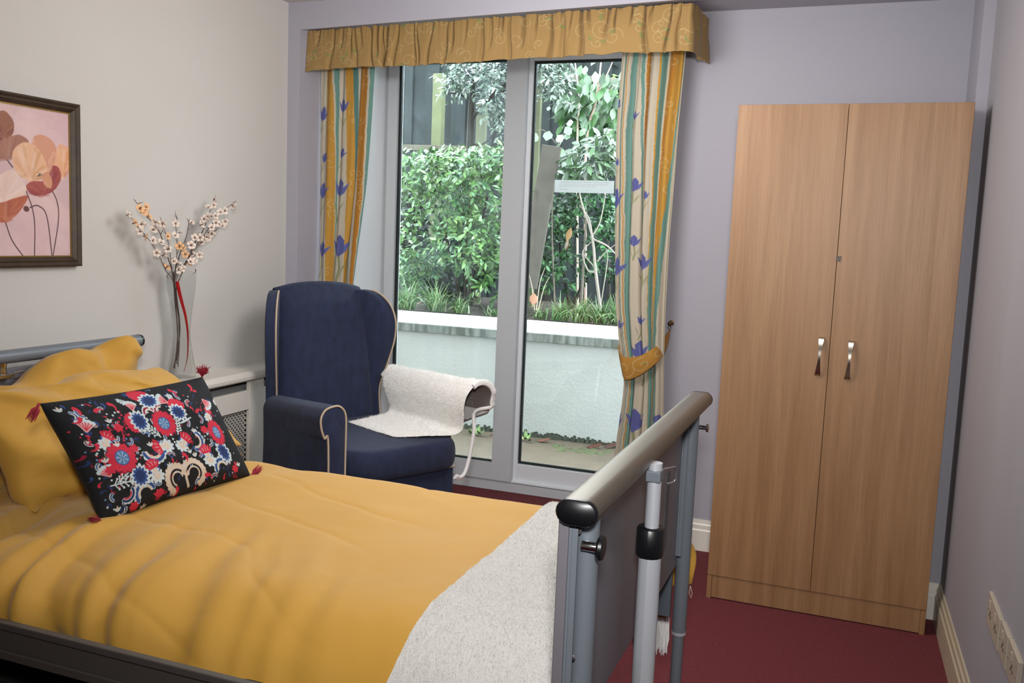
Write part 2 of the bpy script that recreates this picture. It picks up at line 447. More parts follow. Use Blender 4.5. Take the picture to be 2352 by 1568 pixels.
# --- footboard
fb = bp(plank('footboard', (XF - .009, XF + .009, 1.375, 2.535, 0.525, 0.955), m_greyp, bevel=.003))
def stadium(w, h, n=10):
    pts = []
    r = h / 2; a = w / 2 - r
    for k in range(n + 1):
        t = -PI / 2 + PI * k / n; pts.append((a + r * math.cos(t), r * math.sin(t)))
    for k in range(n + 1):
        t = PI / 2 + PI * k / n; pts.append((-a + r * math.cos(t), r * math.sin(t)))
    return pts
ZR, XRl = 0.966, -0.392
sec = stadium(.068, .042)
mb = MB(); mb.loft([[(XRl + a, yy, ZR + b_) for a, b_ in sec] for yy in (1.366, 2.555)])
rail = keep(mb.build('top_rail', m_brushed), fb)
sub = keep
for s, yy in ((-1, 1.366), (1, 2.555)):
    mb = MB(); mb.loft([[(XRl + a * sc, yy + s * d, ZR + b_ * sc) for a, b_ in sec] for d, sc in ((-.004, 1.02), (.004, 1.02), (.007, .93))])
    sub(mb.build('end_cap', m_black, angle=60), fb)
# bracket strips joining panel and posts, posts
for yy, nm in ((1.408, 'n'), (2.425, 'f')):
    mb = MB(); mb.box(XF + .009, XF + .014, yy - .030, yy + .01, .56, .935)
    mb.box(XF + .014, XF + .024, yy - .030, yy - .026, .56, .935)
    sub(mb.build('post_bracket', m_grey, bevel=.001), fb)
PX = -0.389
def post(yy, zb, PX):
    mb = MB(); mb.tube([(PX, yy, ZR - .015), (PX, yy, zb)], .0195, 20)
    o = sub(mb.build('post', m_grey), fb)
    mb = MB(); mb.tube([(PX, yy, zb + .01), (PX, yy, .175), (PX - .006, yy - .004, .13), (PX - .03, yy - .02, .095)], [.0155] * 4, 18)
    sub(mb.build('lower_leg', m_grey), fb)
    mb = MB(); mb.tube([(PX, yy, zb + .002), (PX, yy, zb - .006)], .0202, 20)
    sub(mb.build('collar_ring', m_alu), fb)
post(1.418, .30, -.386); post(2.440, .332, -.392)
# chrome screws and release knobs
for yy, zz in ((1.385, .930), (1.385, .715), (1.39, .665), (2.44, .72), (2.43, .60), (2.45, .925)):
    mb = MB(); mb.lathe([(.0045, 0), (.0055, .004), (.004, .009), (.0015, .011)], (0, 0, 0), 12, 'x')
    o = mb.build('screw', m_chrome); o.location = (XF + .017, yy, zz); sub(o, fb)
def knob(yy, zz, dirx=1):
    mb = MB(); mb.lathe([(.0085, 0), (.0085, .026), (.0075, .028)], (0, 0, 0), 20, 'x')
    o = mb.build('knob_stem', m_chrome); o.location = (XF + .028, yy, zz); sub(o, fb)
    mb = MB(); mb.lathe([(.008, 0), (.018, .002), (.0205, .006), (.019, .011), (.010, .013)], (0, 0, 0), 24, 'x')
    o = mb.build('knob_head', m_black); o.location = (XF + .053, yy, zz); sub(o, fb)
knob(1.392, .905)
mb = MB(); mb.lathe([(.006, 0), (.006, .02), (.011, .021), (.011, .027), (.004, .028)], (0, 0, 0), 16, 'x')
o = mb.build('bolt', m_chrome); o.location = (PX + .012, 2.462, .905); sub(o, fb)
# adhesive strip on the panel face
sub(plank('label_strip', (XF + .009, XF + .0105, 2.20, 2.245, .63, .83), mat('dark_grey_label', '#4b4f58', .5)), fb)
# --- telescopic guide post in front of the panel
gp = bp(MB().tube([(-.352, 1.775, .962), (-.352, 1.775, .80)], .0145, 20).build('guide_post', m_alu))
mb = MB(); mb.loft([[(-.352 + a, 1.775 + b_, z) for a, b_ in stadium(.046, .046, 6)] for z in (.78, .12)])
sub(mb.build('outer_tube', m_alu), gp)
mb = MB(); mb.loft([[(-.354 + a * s_, 1.776 + b_ * s_, z) for a, b_ in stadium(.056, .054, 7)] for z, s_ in ((.830, .9), (.827, 1), (.772, 1), (.769, .93))])
sub(mb.build('clamp_collar', m_black, angle=50), gp)
mb = MB(); mb.box(-.367, -.337, 1.757, 1.795, .925, .948)
sub(mb.build('head_bracket', m_grey, bevel=.003), gp)
mb = MB(); mb.tube([(-.340, 1.80, .945), (-.325, 1.842, .942), (-.323, 1.846, .938), (-.323, 1.845, .914), (-.325, 1.84, .911), (-.335, 1.815, .911)], .0017, 8)
sub(mb.build('wire_clip', m_chrome), gp)
# --- side rails and deck
for yy in (1.345, 2.50):
    mb = MB(); x0, x1 = -2.42, XF - .012
    s = 1 if yy < 2 else -1
    mb.box(x0, x1, yy, yy + .012, .475, .555); mb.box(x0, x1, yy - .008, yy + .004, .540, .556); mb.box(x0, x1, yy - .008, yy + .004, .475, .495)
    bp(mb.build('side_rail', mat('charcoal_steel', '#55504c', .45, .3), bevel=.003))
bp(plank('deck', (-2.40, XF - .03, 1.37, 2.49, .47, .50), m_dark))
bp(plank('deck_end_plate', (-.64, -.419, 2.440, 2.456, .366, .50), mat('slate_steel', '#5a626b', .45, .2), bevel=.004))
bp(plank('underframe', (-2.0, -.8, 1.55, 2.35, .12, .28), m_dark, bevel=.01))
for yy in (1.55, 2.35):
    bp(MB().tube([(-2.0, yy, .30), (-2.3, yy, .06)], .02, 10).build('leg', m_dark))
for yy in (1.55, 2.35):
    bp(MB().tube([(-.9, yy, .48), (-.62, yy, .06)], .02, 10).build('leg', m_dark))
for xx, yy in ((-2.3, 1.55), (-2.3, 2.35), (-.62, 1.55), (-.62, 2.35)):
    o = MB().lathe([(.02, -.014), (.05, -.012), (.055, 0), (.05, .012), (.02, .014)], (0, 0, 0), 20, 'y').build('caster', m_black)
    o.location = (xx, yy, .056); bp(o)
for yy in (1.418, 2.440):
    o = MB().lathe([(.02, -.014), (.05, -.012), (.055, 0), (.05, .012), (.02, .014)], (0, 0, 0), 20, 'y').build('caster', m_black)
    o.location = (PX - .045, yy - .03, .056); bp(o)
# --- headboard
hb = bp(plank('headboard', (-2.492, -2.470, 1.42, 2.585, .52, .922), m_greyp, bevel=.003))
HX = -2.462
mb = MB(); mb.loft([[(HX + a, yy, .962 + b_) for a, b_ in stadium(.052, .042)] for yy in (1.40, 2.636)])
sub(mb.build('top_rail', m_grey), hb)
mb = MB(); mb.loft([[(HX + a * 1.03, yy, .962 + b_ * 1.03) for a, b_ in stadium(.052, .042)] for yy in (2.633, 2.642)])
sub(mb.build('end_cap', m_black), hb)
sub(MB().tube([(HX, 2.588, .95), (HX, 2.588, .10)], .0125, 16).build('post', m_grey), hb)
sub(MB().tube([(HX - .012, 2.620, .95), (HX - .012, 2.620, .52)], .006, 12).build('side_strip', m_alu), hb)
sub(MB().tube([(HX, 1.43, .95), (HX, 1.43, .10)], .0125, 16).build('post', m_grey), hb)
for yy in (2.06, 2.56):
    mb = MB(); mb.lathe([(.012, .90), (.016, .915), (.013, .925), (.016, .945)], (HX + .002, yy, 0), 16)
    mb.box(HX - .02, HX + .02, yy - .03, yy + .03, .898, .908)
    sub(mb.build('clamp', m_chrome), hb)
for dy in (-.055, .045):
    mb = MB(); yy = 2.06 + dy
    mb.tube([(HX + .02, yy + .02, .915), (HX + .024, yy - .02, .912), (HX + .024, yy - .022, .898), (HX + .02, yy + .02, .896), (HX + .02, yy + .022, .914)], .0016, 6)
    sub(mb.build('wire_hook', m_chrome), hb)

# ================================================================== BED LINEN
m_must = mat('mustard_cotton', dim('#dba641', .70), 0.72, var=0.03, vscale=6, bump=0.10, bscale=420, sheen=0.15, spec=.3)
# duvet: cross-section profiles (y, z) at the head and at the foot, blended along x
head = np.array([(1.400, .480), (1.376, .515), (1.372, .555), (1.392, .595), (1.45, .628), (1.58, .650), (1.75, .655), (1.95, .655), (2.15, .652), (2.30, .648), (2.41, .640), (2.475, .618), (2.515, .570), (2.53, .50), (2.535, .40)])
foot = np.array([(1.405, .405), (1.430, .445), (1.462, .487), (1.503, .532), (1.560, .575), (1.632, .606), (1.73, .617), (1.93, .617), (2.13, .618), (2.30, .620), (2.43, .624), (2.49, .612), (2.53, .57), (2.545, .50), (2.55, .34)])
def resample(P, n):
    d = np.r_[0, np.cumsum(np.hypot(*np.diff(P, axis=0).T))]; d /= d[-1]
    t = np.linspace(0, 1, n)
    # Catmull-Rom through the points
    out = np.empty((n, 2))
    for i, s in enumerate(t):
        k = min(np.searchsorted(d, s, 'right') - 1, len(P) - 2); f = (s - d[k]) / (d[k + 1] - d[k])
        p0, p1, p2, p3 = P[max(k - 1, 0)], P[k], P[k + 1], P[min(k + 2, len(P) - 1)]
        out[i] = .5 * (2 * p1 + (p2 - p0) * f + (2 * p0 - 5 * p1 + 4 * p2 - p3) * f * f + (3 * p1 - p0 - 3 * p2 + p3) * f ** 3)
    return out
NV, NU = 190, 300
Hp, Fp = resample(head, NV), resample(foot, NV)
def bed_surface(xs, off=0.0, wr=1.0):
    """rows over the profile, columns over x"""
    P = np.zeros((NV, len(xs), 3)); X, V = np.meshgrid(xs, np.linspace(0, 1, NV))
    w = sst(-1.75, -.8, X)
    y = Hp[:, :1] * (1 - w) + Fp[:, :1] * w; z = Hp[:, 1:] * (1 - w) + Fp[:, 1:] * w
    # outward direction of the profile
    ty = np.gradient(y, axis=0); tz = np.gradient(z, axis=0); l = np.hypot(ty, tz); ny, nz = -tz / l, ty / l
    near = sst(.50, .10, V)
    # hanging folds on the near side, strongest towards the head
    k = X * 11 + 1.6 * fbm(X * 2.2, V * 2.0) + 1.1 * (V * 3)
    fold = np.sin(k * 2.0) * .35 + np.sin(k * 4.3 + 1.3) * .45 + np.sin(k * 7.1 + .4 + 2 * V) * .25 - .3 * np.abs(np.sin(k * 3.1 + .6))
    amp = .030 * near * sst(-.72, -1.5, X) * (0.5 + .5 * vnoise(X * 2.5 + 3, V * 2))
    d = fold * amp
    d += .010 * fbm(X * 1.6 + 2, V * 2.2 + 9, 3) * wr + .0045 * fbm(X * 6 + 11, V * 9, 3) * wr
    # soft diagonal creases
    cr = np.abs(np.sin((X * 1.1 + V * 3.1) * 5 + 3 * fbm(X * 1.5, V * 3)))
    d -= .004 * (1 - cr) ** 6 * wr * sst(-.9, -1.2, X)
    # gathers radiating from under the pillow
    cr2 = np.sin(np.arctan2(V - .42, X + 2.15) * 17 + 2 * fbm(X * 3, V * 4))
    d += .0045 * cr2 * sst(-1.45, -1.75, X)
    P[..., 0] = X; P[..., 1] = y + ny * (d + off); P[..., 2] = z + nz * (d + off)
    return P
xs = np.linspace(-2.34, -.445, NU)
D = bed_surface(xs)
# a little lift of the hem line so it is not ruler straight
hem = (np.linspace(1, 0, NV)[:, None] ** 10) * .016 * (np.sin(xs * 9 + 2 * np.sin(xs * 3)) + .6 * np.sin(xs * 31))[None]
D[..., 2] += hem
# far corner slips down beside the foot post
fc = np.clip((np.linspace(0, 1, NV)[:, None] - .93) / .07, 0, 1) * sst(-.75, -.47, xs)[None]
D[..., 2] -= fc * .02
duvet = grid('duvet', D, m_must)
md = duvet.modifiers.new('thick', 'SOLIDIFY'); md.thickness = .012; md.offset = -1
tag(duvet, 'plain mustard yellow duvet spread over the bed', 'duvet')
uu, v2 = np.meshgrid(np.linspace(0, 1, 20), np.linspace(0, 1, 16))
c4 = [np.array(p) for p in ((-.458, 2.560, .565), (-.402, 2.612, .535), (-.394, 2.622, .408), (-.452, 2.590, .40))]
fl = sum(p * w_[..., None] for p, w_ in zip(c4, ((1 - uu) * (1 - v2), uu * (1 - v2), uu * v2, (1 - uu) * v2)))
fl[..., 0] += .012 * np.sin(PI * v2) * uu; fl[..., 1] += .012 * np.sin(v2 * 6) * uu
o = grid('corner_flap', fl, m_must); md_ = o.modifiers.new('t', 'SOLIDIFY'); md_.thickness = .008; keep(o, duvet)
# loose thread at the far corner
mb = MB(); q = [at(1582, 1328, y=2.63), at(1586, 1345, y=2.63), at(1590, 1362, y=2.63), at(1587, 1374, y=2.63), at(1583, 1362, y=2.63), at(1586, 1340, y=2.632)]
keep(mb.tube(q, .0009, 6).build('loose_thread', mat('pale_thread', '#d8c3b4', .8)), duvet)

plank_m = plank('mattress', (-2.38, -.46, 1.565, 2.44, .502, .572), mat('navy_mattress_cover', '#39424f', .6), bevel=.03)
tag(plank_m, 'mattress under the mustard duvet on the bed', 'mattress')

# ---- fleece throw over the foot of the bed
m_fleece, nt, b = new_mat('cream_fleece')
b.inputs['Base Color'].default_value = (*lin('#f2efe9'), 1); b.inputs['Roughness'].default_value = .95; b.inputs['Sheen Weight'].default_value = .4
N, L = nt.nodes, nt.links
tc = N.new('ShaderNodeTexCoord'); nz = N.new('ShaderNodeTexNoise'); nz.inputs['Scale'].default_value = 130; nz.inputs['Detail'].default_value = 6; nz.inputs['Roughness'].default_value = .7
bpn = N.new('ShaderNodeBump'); bpn.inputs['Strength'].default_value = .9; bpn.inputs['Distance'].default_value = .012
L.new(tc.outputs['Object'], nz.inputs['Vector']); L.new(nz.outputs[0], bpn.inputs['Height']); L.new(bpn.outputs[0], b.inputs['Normal'])

def fibres(P, n, length, spread=.7, width=.0009, edge_bias=0):
    """short pile: loose slim triangles standing on surface P"""
    r, c = P.shape[:2]
    i = rng.integers(0, r - 1, n); j = rng.integers(0, c - 1, n)
    a = rng.random((n, 1)); b_ = rng.random((n, 1))
    p = P[i, j] * (1 - a) * (1 - b_) + P[i + 1, j] * a * (1 - b_) + P[i, j + 1] * (1 - a) * b_ + P[i + 1, j + 1] * a * b_
    t1 = P[i + 1, j] - P[i, j]; t2 = P[i, j + 1] - P[i, j]; nn = np.cross(t1, t2); nn /= np.linalg.norm(nn, axis=1, keepdims=True) + 1e-12
    nn *= np.sign((nn * fib_dir).sum(1, keepdims=True) + 1e-9) if fib_dir is not None else 1
    d = nn + spread * rng.normal(size=(n, 3)); d /= np.linalg.norm(d, axis=1, keepdims=True)
    s = rng.normal(size=(n, 3)); s = np.cross(d, s); s /= np.linalg.norm(s, axis=1, keepdims=True)
    Ln = length * (.6 + .8 * rng.random((n, 1)))
    return np.stack([p - s * width, p + s * width, p + d * Ln], 1).reshape(-1, 3)
# throw profile: as the foot of the duvet but falling further on both sides
foot_t = np.array([(1.368, .20), (1.375, .28), (1.385, .34), (1.402, .405), (1.430, .448), (1.462, .489), (1.503, .534), (1.560, .577), (1.632, .608), (1.73, .620), (1.93, .620), (2.13, .621), (2.30, .623), (2.43, .627), (2.495, .614), (2.548, .575), (2.566, .50), (2.572, .40), (2.574, .33)])
Tp = resample(foot_t, NV)
NT = 110
T = np.zeros((NV, NT, 3)); vv = np.linspace(0, 1, NV)
edge = -.790 + .010 * fbm(vv * 5, vv * 0 + 3) + .004 * fbm(vv * 40, vv * 0 + 8)
for r_ in range(NV): T[r_, :, 0] = np.linspace(edge[r_], -.447, NT)
yy = np.repeat(Tp[:, :1], NT, 1); zz = np.repeat(Tp[:, 1:], NT, 1)
ty = np.gradient(Tp[:, 0]); tz = np.gradient(Tp[:, 1]); l = np.hypot(ty, tz); ny, nz_ = (-tz / l)[:, None], (ty / l)[:, None]
off = .0135 + .004 * fbm(T[..., 0] * 9, vv[:, None] * 12) + .0022 * fbm(T[..., 0] * 60, vv[:, None] * 90)
T[..., 1] = yy + ny * off; T[..., 2] = zz + nz_ * off
fib_dir = np.array([0, -.3, 1.0])
throw = grid('throw', T, m_fleece, extra=(fibres(T, 42000, .0042, .6, .0007),))
tag(throw, 'cream fleece throw folded across the foot of the bed', 'throw')
mb = MB(); r2 = random.Random(5)
for k in range(150):
    x = -.63 + .18 * k / 149 + r2.uniform(-.002, .002); z = .325; y = 2.584
    pts = [(x, y, z)]
    for s_ in range(4): pts.append((pts[-1][0] + r2.uniform(-.006, .006), y + r2.uniform(-.004, .004), pts[-1][2] - r2.uniform(.022, .040)))
    mb.tube(pts, [.0036, .004, .0036, .003, .0012], 5)
keep(mb.build('fringe', mat('white_yarn', '#e9e8e6', .9)), throw)

# ---- pillows
def pillow_mesh(w, h, t, nu=90, nv=64, puff=.42, pinch=.07, seed=0, crease=.006):
    """closed pillow in its own frame: x across, y up, z out; front and back halves as one wrapped surface"""
    u = np.linspace(-1, 1, nu); v = np.linspace(-1, 1, nv)
    U, V = np.meshgrid(u, v)
    prof = np.clip((1 - np.abs(U) ** 2.6), 0, 1) ** puff * np.clip((1 - np.abs(V) ** 2.6), 0, 1) ** puff
    sx = 1 - pinch * (1 - np.abs(U) ** 2) * V ** 2 * 0 - pinch * (1 - V ** 2)
    sy = 1 - pinch * (1 - U ** 2)
    out = []
    for s in (1, -1):
        n = fbm(U * 1.3 + seed + s * 3, V * 1.3 + seed, 3) * .012 + fbm(U * 4 + seed, V * 4 + s, 3) * crease
        X = U * w / 2 * sx; Y = V * h / 2 * sy; Z = s * (prof * t / 2 + prof * n)
        out.append(np.stack([X, Y, Z], -1))
    front, back = out
    return front, back
def place(P, o, ex, ey, ez): return o + P[..., :1] * ex + P[..., 1:2] * ey + P[..., 2:3] * ez
def unit(a): a = np.array(a, float); return a / np.linalg.norm(a)
def make_pillow(name, m, w, h, t, o, ex, ey, seed, label=None, cat=None, flange=0, deform=None, **kw):
    f, bk = pillow_mesh(w, h, t, seed=seed, **kw)
    ex = unit(ex); ey = np.array(ey, float); ey = unit(ey - ex * (ey @ ex)); ez = np.cross(ex, ey)
    Pf, Pb = place(f, o, ex, ey, ez), place(bk, o, ex, ey, ez)
    if deform: Pf, Pb = deform(Pf, f), deform(Pb, bk)
    P = np.concatenate([Pf, Pb[:, ::-1][:, 1:-1]], 1)     # wrap sideways
    ob = grid(name, P, m, wrap=True)
    # close top and bottom
    return ob, Pf, Pb
m_must2 = m_must
# back pillow, upright against the headboard; its top sags between two peaks
def sag_back(P, loc):
    u = loc[..., 0] / .34; v = loc[..., 1] / .18
    P = P.copy(); up = sst(.2, 1, v)
    P[..., 2] += up * (.050 * np.exp(-((u - .80) / .25) ** 2) + .035 * np.exp(-((u - .15) / .28) ** 2) - .055 * sst(-.05, -.5, u))
    P[..., 0] += .02 * up * np.sin(u * 9) + .010 * np.sin((u * 2 - v * 2) * 6 + 4 * fbm(u * 2, v * 2 + 3))
    return P
pb, _, _ = make_pillow('pillow', m_must2, .68, .36, .15, np.array([-2.372, 2.21, .775]), (0, 1, 0), (-.10, 0, 1), 3, deform=sag_back, crease=.012)
tag(pb, 'rumpled mustard pillow standing upright against the headboard, behind the other pillow', 'pillow')
# front pillow, leaning back on it
def sag_front(P, loc):
    u = loc[..., 0] / .42; v = loc[..., 1] / .22
    P = P.copy(); up = sst(-.2, 1, v)
    P[..., 2] += up * (.012 - .05 * sst(.72, 1.0, u) + .012 * np.sin(u * 6 + 1))
    low = sst(.1, -1, v)
    # slack cloth: slanted folds towards the near end and flattening on the mattress
    f = np.sin((u * 5.5 + v * 2.4) * 2.2 + 2 * fbm(u * 1.5, v * 1.5)) * sst(-.15, -.6, u)
    P[..., 0] += .022 * f; P[..., 2] += .010 * f * low
    P[..., 0] += .010 * np.sin((u * 3 + v * 1.2) * 5 + 3 * fbm(u * 2 + 5, v * 2)) * sst(1, .2, np.abs(u))
    f2 = np.sin(v * 26 + u * 5) * sst(-.55, -.9, v)
    P[..., 0] += .006 * f2
    P[..., 2] = np.maximum(P[..., 2], .652)
    return P
pf, _, _ = make_pillow('pillow', m_must2, .86, .40, .19, np.array([-2.085, 2.12, .765]), (0, 1, 0), (-.30, 0, .25), 8, deform=sag_front, crease=.012)
tag(pf, 'plump mustard pillow leaning in front, directly behind the embroidered cushion', 'pillow')
# flap of its pillowcase that shows past the cushion
fl = np.zeros((24, 24, 3)); uu, v2 = np.meshgrid(np.linspace(0, 1, 24), np.linspace(0, 1, 24))
A0, A1, A2, A3 = at(500, 985, x=-1.93), at(532, 1002, x=-1.90), at(548, 1048, x=-1.86), at(505, 1060, x=-1.90)
fl = (A0[None, None] * ((1 - uu) * (1 - v2))[..., None] + A1[None, None] * (uu * (1 - v2))[..., None] + A2[None, None] * (uu * v2)[..., None] + A3[None, None] * ((1 - uu) * v2)[..., None])
fl[..., 0] += .02 * np.sin(uu * 5 + v2 * 2); fl[..., 2] += .008 * np.sin(v2 * 7)
o = grid('pillowcase_flap', fl, m_must2); md = o.modifiers.new('t', 'SOLIDIFY'); md.thickness = .006; keep(o, pf)
# ================================================================== EMBROIDERED CUSHION
zb_ = .662
BL, BR = at(236, 1190, z=zb_), at(568, 1087, z=zb_)
e_ = np.array([-.112, -.065, .274]) * (1.4 - zb_) / (1.4 - .675)
CO = (BL + BR) / 2 + e_ / 2; CX = BR - BL; CY = e_
CW, CH = np.linalg.norm(CX), np.linalg.norm(CY)
# photo (enlarged crop) -> cushion face in millimetres
FW, FH = 530.0, 315.0
ex, ey = unit(CX), unit(CY); ey = unit(ey - ex * (ex @ ey)); ez = np.cross(ex, ey)
sh = (CY @ unit(CX)) / CH                                    # slumped a little to one side
def cushion_halves(nu, nv):
    f, bk = pillow_mesh(CW * 1.03, CH * 1.04, .12, nu=nu, nv=nv, puff=.42, pinch=.045, seed=21, crease=.004)
    ff = f.copy(); ff[..., 0] += f[..., 1] * sh; bb = bk.copy(); bb[..., 0] += bk[..., 1] * sh
    return place(ff, CO, ex, ey, ez), place(bb, CO, ex, ey, ez)
# where on the cloth (millimetres) each motif measured in the photo lies
_lo, _ = cushion_halves(160, 100)
_d = (_lo - EYE) @ R.T; _px = _d[..., :2] / _d[..., 2:] * F_PX + np.array([1176, 784])
def q(x, y):
    k = ((_px - np.array([x / 3.409, 780 + y / 3.409])) ** 2).sum(-1).argmin(); a, b_ = divmod(k, 160)
    return np.array([b_ / 159 * FW, (1 - a / 99) * FH])
RED, DRED, BLU, DBL, WHT, CRM, PNK, MID = '#bd2b40', '#861c34', '#2f4a82', '#22325c', '#bac7cb', '#c6b7a6', '#cf9a9a', '#5b82ac'
cv = Canvas(FW, FH, 540, 322, '#17191c')
def leafspray(a, b, n=5, w=3.2, ln=13, both=True):
    a, b = np.array(a), np.array(b); d = (b - a) / np.linalg.norm(b - a); nrm = np.array([-d[1], d[0]])
    cv.line([a, b], w, WHT)
    for i in range(n):
        p = a + (b - a) * (.15 + .8 * i / n)
        for s in ((1, -1) if both else (1,)):
            tip = p + (d * .6 + nrm * s * .8) * ln * (1 - .4 * i / n)
            cv.line([p, tip], w * .9, WHT); cv.ell(*tip, w * .9, w * .9, WHT)
def flower(x, y, r, ry=None):
    c = q(x, y); ry = ry or r
    cv.ell(*c, r, ry, DRED, scal=14, amp=.14); cv.ell(*c, r * .93, ry * .93, RED, scal=14, amp=.14)
    for k in range(14):
        a = 2 * PI * k / 14; cv.line([c + np.array([math.cos(a) * r, math.sin(a) * ry]) * .55, c + np.array([math.cos(a) * r, math.sin(a) * ry]) * .88], 1.2, DRED, .6)
    cv.ell(*c, r * .5, ry * .5, BLU); cv.ell(*c, r * .44, ry * .44, MID)
    for k in range(14):
        a = 2 * PI * k / 14 + .2; cv.line([c + np.array([math.cos(a) * r, math.sin(a) * ry]) * .12, c + np.array([math.cos(a) * r, math.sin(a) * ry]) * .42], 1.3, WHT if k % 2 else DBL, .85)
def medal(x, y, rx, ry, rot=0, crown=None):
    c = q(x, y)
    if crown is not None:
        cc = c + np.array([math.cos(crown), math.sin(crown)]) * rx * .75
        cv.ell(*cc, rx * .95, ry * .95, RED, scal=16, amp=.12)
    cv.ell(*c, rx, ry, WHT, rot, scal=12, amp=.3); cv.ell(*c, rx * .74, ry * .74, BLU, rot, scal=12, amp=.3); cv.ell(*c, rx * .5, ry * .5, DBL, rot, scal=12, amp=.25)
def pink(x, y, s, rot=0):
    c = q(x, y); d = np.array([math.sin(rot), -math.cos(rot)]); n = np.array([d[1], -d[0]]) * -1
    cv.ell(*(c - d * s * .55), s * .62, s * .52, WHT, scal=9, amp=.35); cv.ell(*(c - d * s * .5), s * .34, s * .34, CRM)
    cv.ell(*c, s * .55, s * .40, BLU, rot); cv.ell(*(c - d * s * .12), s * .36, s * .30, WHT, rot, scal=7, amp=.4); cv.ell(*(c - d * s * .16), s * .22, s * .2, CRM)
    for k in range(-3, 4):
        t = c + d * s * (.80 - .035 * k * k) + n * k * s * .20; cv.line([c + d * s * .15 + n * k * s * .13, t], s * .17, RED); cv.ell(*t, s * .10, s * .10, RED)
    for k in (-2, 0, 2): cv.line([c + d * s * .3 + n * k * s * .13, c + d * s * .6 + n * k * s * .17], s * .05, PNK)
def crescent(x, y, r, a0, a1, core=CRM, rim=BLU, tip=True):
    c = q(x, y); t = np.linspace(a0, a1, 16)
    P = [c + r * np.array([math.cos(k), math.sin(k)]) for k in t]
    for k in P[1:-1:2]: cv.ell(*(k + (k - c) / r * r * .16), r * .22, r * .22, WHT)
    cv.line(P, r * .42, WHT); cv.line(P, r * .32, rim)
    cv.line([c + r * .72 * np.array([math.cos(k), math.sin(k)]) for k in t[1:]], r * .26, WHT)
    cv.line([c + r * .70 * np.array([math.cos(k), math.sin(k)]) for k in t[2:]], r * .2, core)
def comma(x, y, s, rot, col):
    c = q(x, y); cv.line([c + s * np.array([math.cos(rot + k * .35) * k * .35, math.sin(rot + k * .35) * k * .35]) for k in np.linspace(0, 3, 7)], s * .55, col, taper=True)
def fan(x, y, s, rot):
    c = q(x, y)
    for k in range(-2, 3):
        a = rot + k * .33; t = c + s * np.array([math.cos(a), math.sin(a)]); cv.line([c, t], s * .34, PNK); cv.ell(*t, s * .22, s * .22, WHT)
    for k in range(-2, 3):
        a = rot + k * .33; cv.line([c, c + .85 * s * np.array([math.cos(a), math.sin(a)])], s * .09, RED, .9)
def dots(pts, r=2.4, col=WHT):
    for p in pts: cv.ell(*q(*p), r, r, col)
# filler curls under everything
r2 = random.Random(3)
for k in range(170):
    y = r2.uniform(400, 1340); x = r2.uniform(470 + (y - 520) * .42, 1570 + (y - 350) * .5); c = q(x, y)
    if 6 < c[0] < FW - 6 and 6 < c[1] < FH - 6:
        col = r2.choice([DBL, DBL, DBL, DRED, RED, BLU]); comma(x, y, r2.uniform(7, 15), r2.uniform(0, 6.28), col)
for k in range(170):
    y = r2.uniform(380, 1350); x = r2.uniform(450 + (y - 520) * .42, 1570 + (y - 350) * .5); c = q(x, y)
    if 6 < c[0] < FW - 6 and 8 < c[1] < FH - 8: cv.ell(*c, r2.uniform(1.6, 3), r2.uniform(1.6, 3), r2.choice([WHT, DRED, RED, MID, WHT]))
# small curled leaves in the gaps
for x, y in ((560, 600), (640, 570), (735, 650), (805, 560), (885, 650), (1400, 430), (1480, 500), (1565, 620), (1640, 800), (1550, 885), (1345, 905), (1150, 750), (1010, 790), (900, 765), (1240, 1100), (1335, 1175), (1560, 1120), (1680, 1090), (705, 800), (790, 1000), (900, 1235), (1000, 1290), (950, 1340), (1800, 920), (1455, 640), (1620, 690), (1100, 880), (1320, 760), (860, 900), (1480, 960)):
    a0 = r2.uniform(0, 6.28); crescent(x, y, r2.uniform(9, 14), a0, a0 + r2.uniform(2, 3), r2.choice([CRM, RED, MID]), r2.choice([BLU, DBL, BLU, DRED]))
# sprays
leafspray(q(1262, 765), q(1120, 650)); leafspray(q(1395, 735), q(1385, 610)); leafspray(q(870, 1140), q(1060, 1100), 4, 3.2, 16); leafspray(q(930, 1120), q(1000, 1040), 3, 3, 11)
leafspray(q(1000, 510), q(905, 470), 3, 3, 9); leafspray(q(1290, 440), q(1350, 450), 3, 3, 9); leafspray(q(1800, 960), q(1790, 870), 4, 3, 10)
cv.line([q(1180, 620), q(1210, 690), q(1262, 765)], 3.2, WHT); cv.line([q(1300, 575), q(1365, 640)], 3.2, WHT); cv.line([q(1060, 1105), q(1090, 1190)], 3.2, WHT)
for k in range(4): cv.line([q(1400 + 18 * k, 660 - 12 * k), q(1440 + 18 * k, 640 - 10 * k)], 3.4, WHT)
# large motifs
crescent(1195, 860, 30, .3, 3.0); crescent(1530, 790, 26, -1.2, 1.9); crescent(1140, 1200, 27, 2.6, 5.9); crescent(1745, 1010, 27, 3.0, 5.8)
crescent(1180, 580, 20, 3.4, 5.9, CRM, DRED); crescent(1265, 560, 18, 2.4, 5.0, CRM, DRED); crescent(985, 1200, 20, -.4, 2.2, RED, DBL)
for x, y, r, a0, a1 in ((1395, 1085, 34, 2.0, 6.1), (1520, 1035, 33, 3.4, 7.4)):
    c = q(x, y); t = np.linspace(a0, a1, 14); P = [c + r * np.array([math.cos(k), math.sin(k)]) for k in t]
    for k in P: cv.ell(*(k + (k - c) * .12), 7, 7, CRM)
    cv.line(P, 15, CRM); cv.line([c + r * .78 * np.array([math.cos(k), math.sin(k)]) for k in t], 2.2, '#17191c'); cv.line([c + r * .55 * np.array([math.cos(k), math.sin(k)]) for k in t], 4.5, CRM)
cv.line([q(1460, 1075), q(1475, 1150)], 8, CRM)
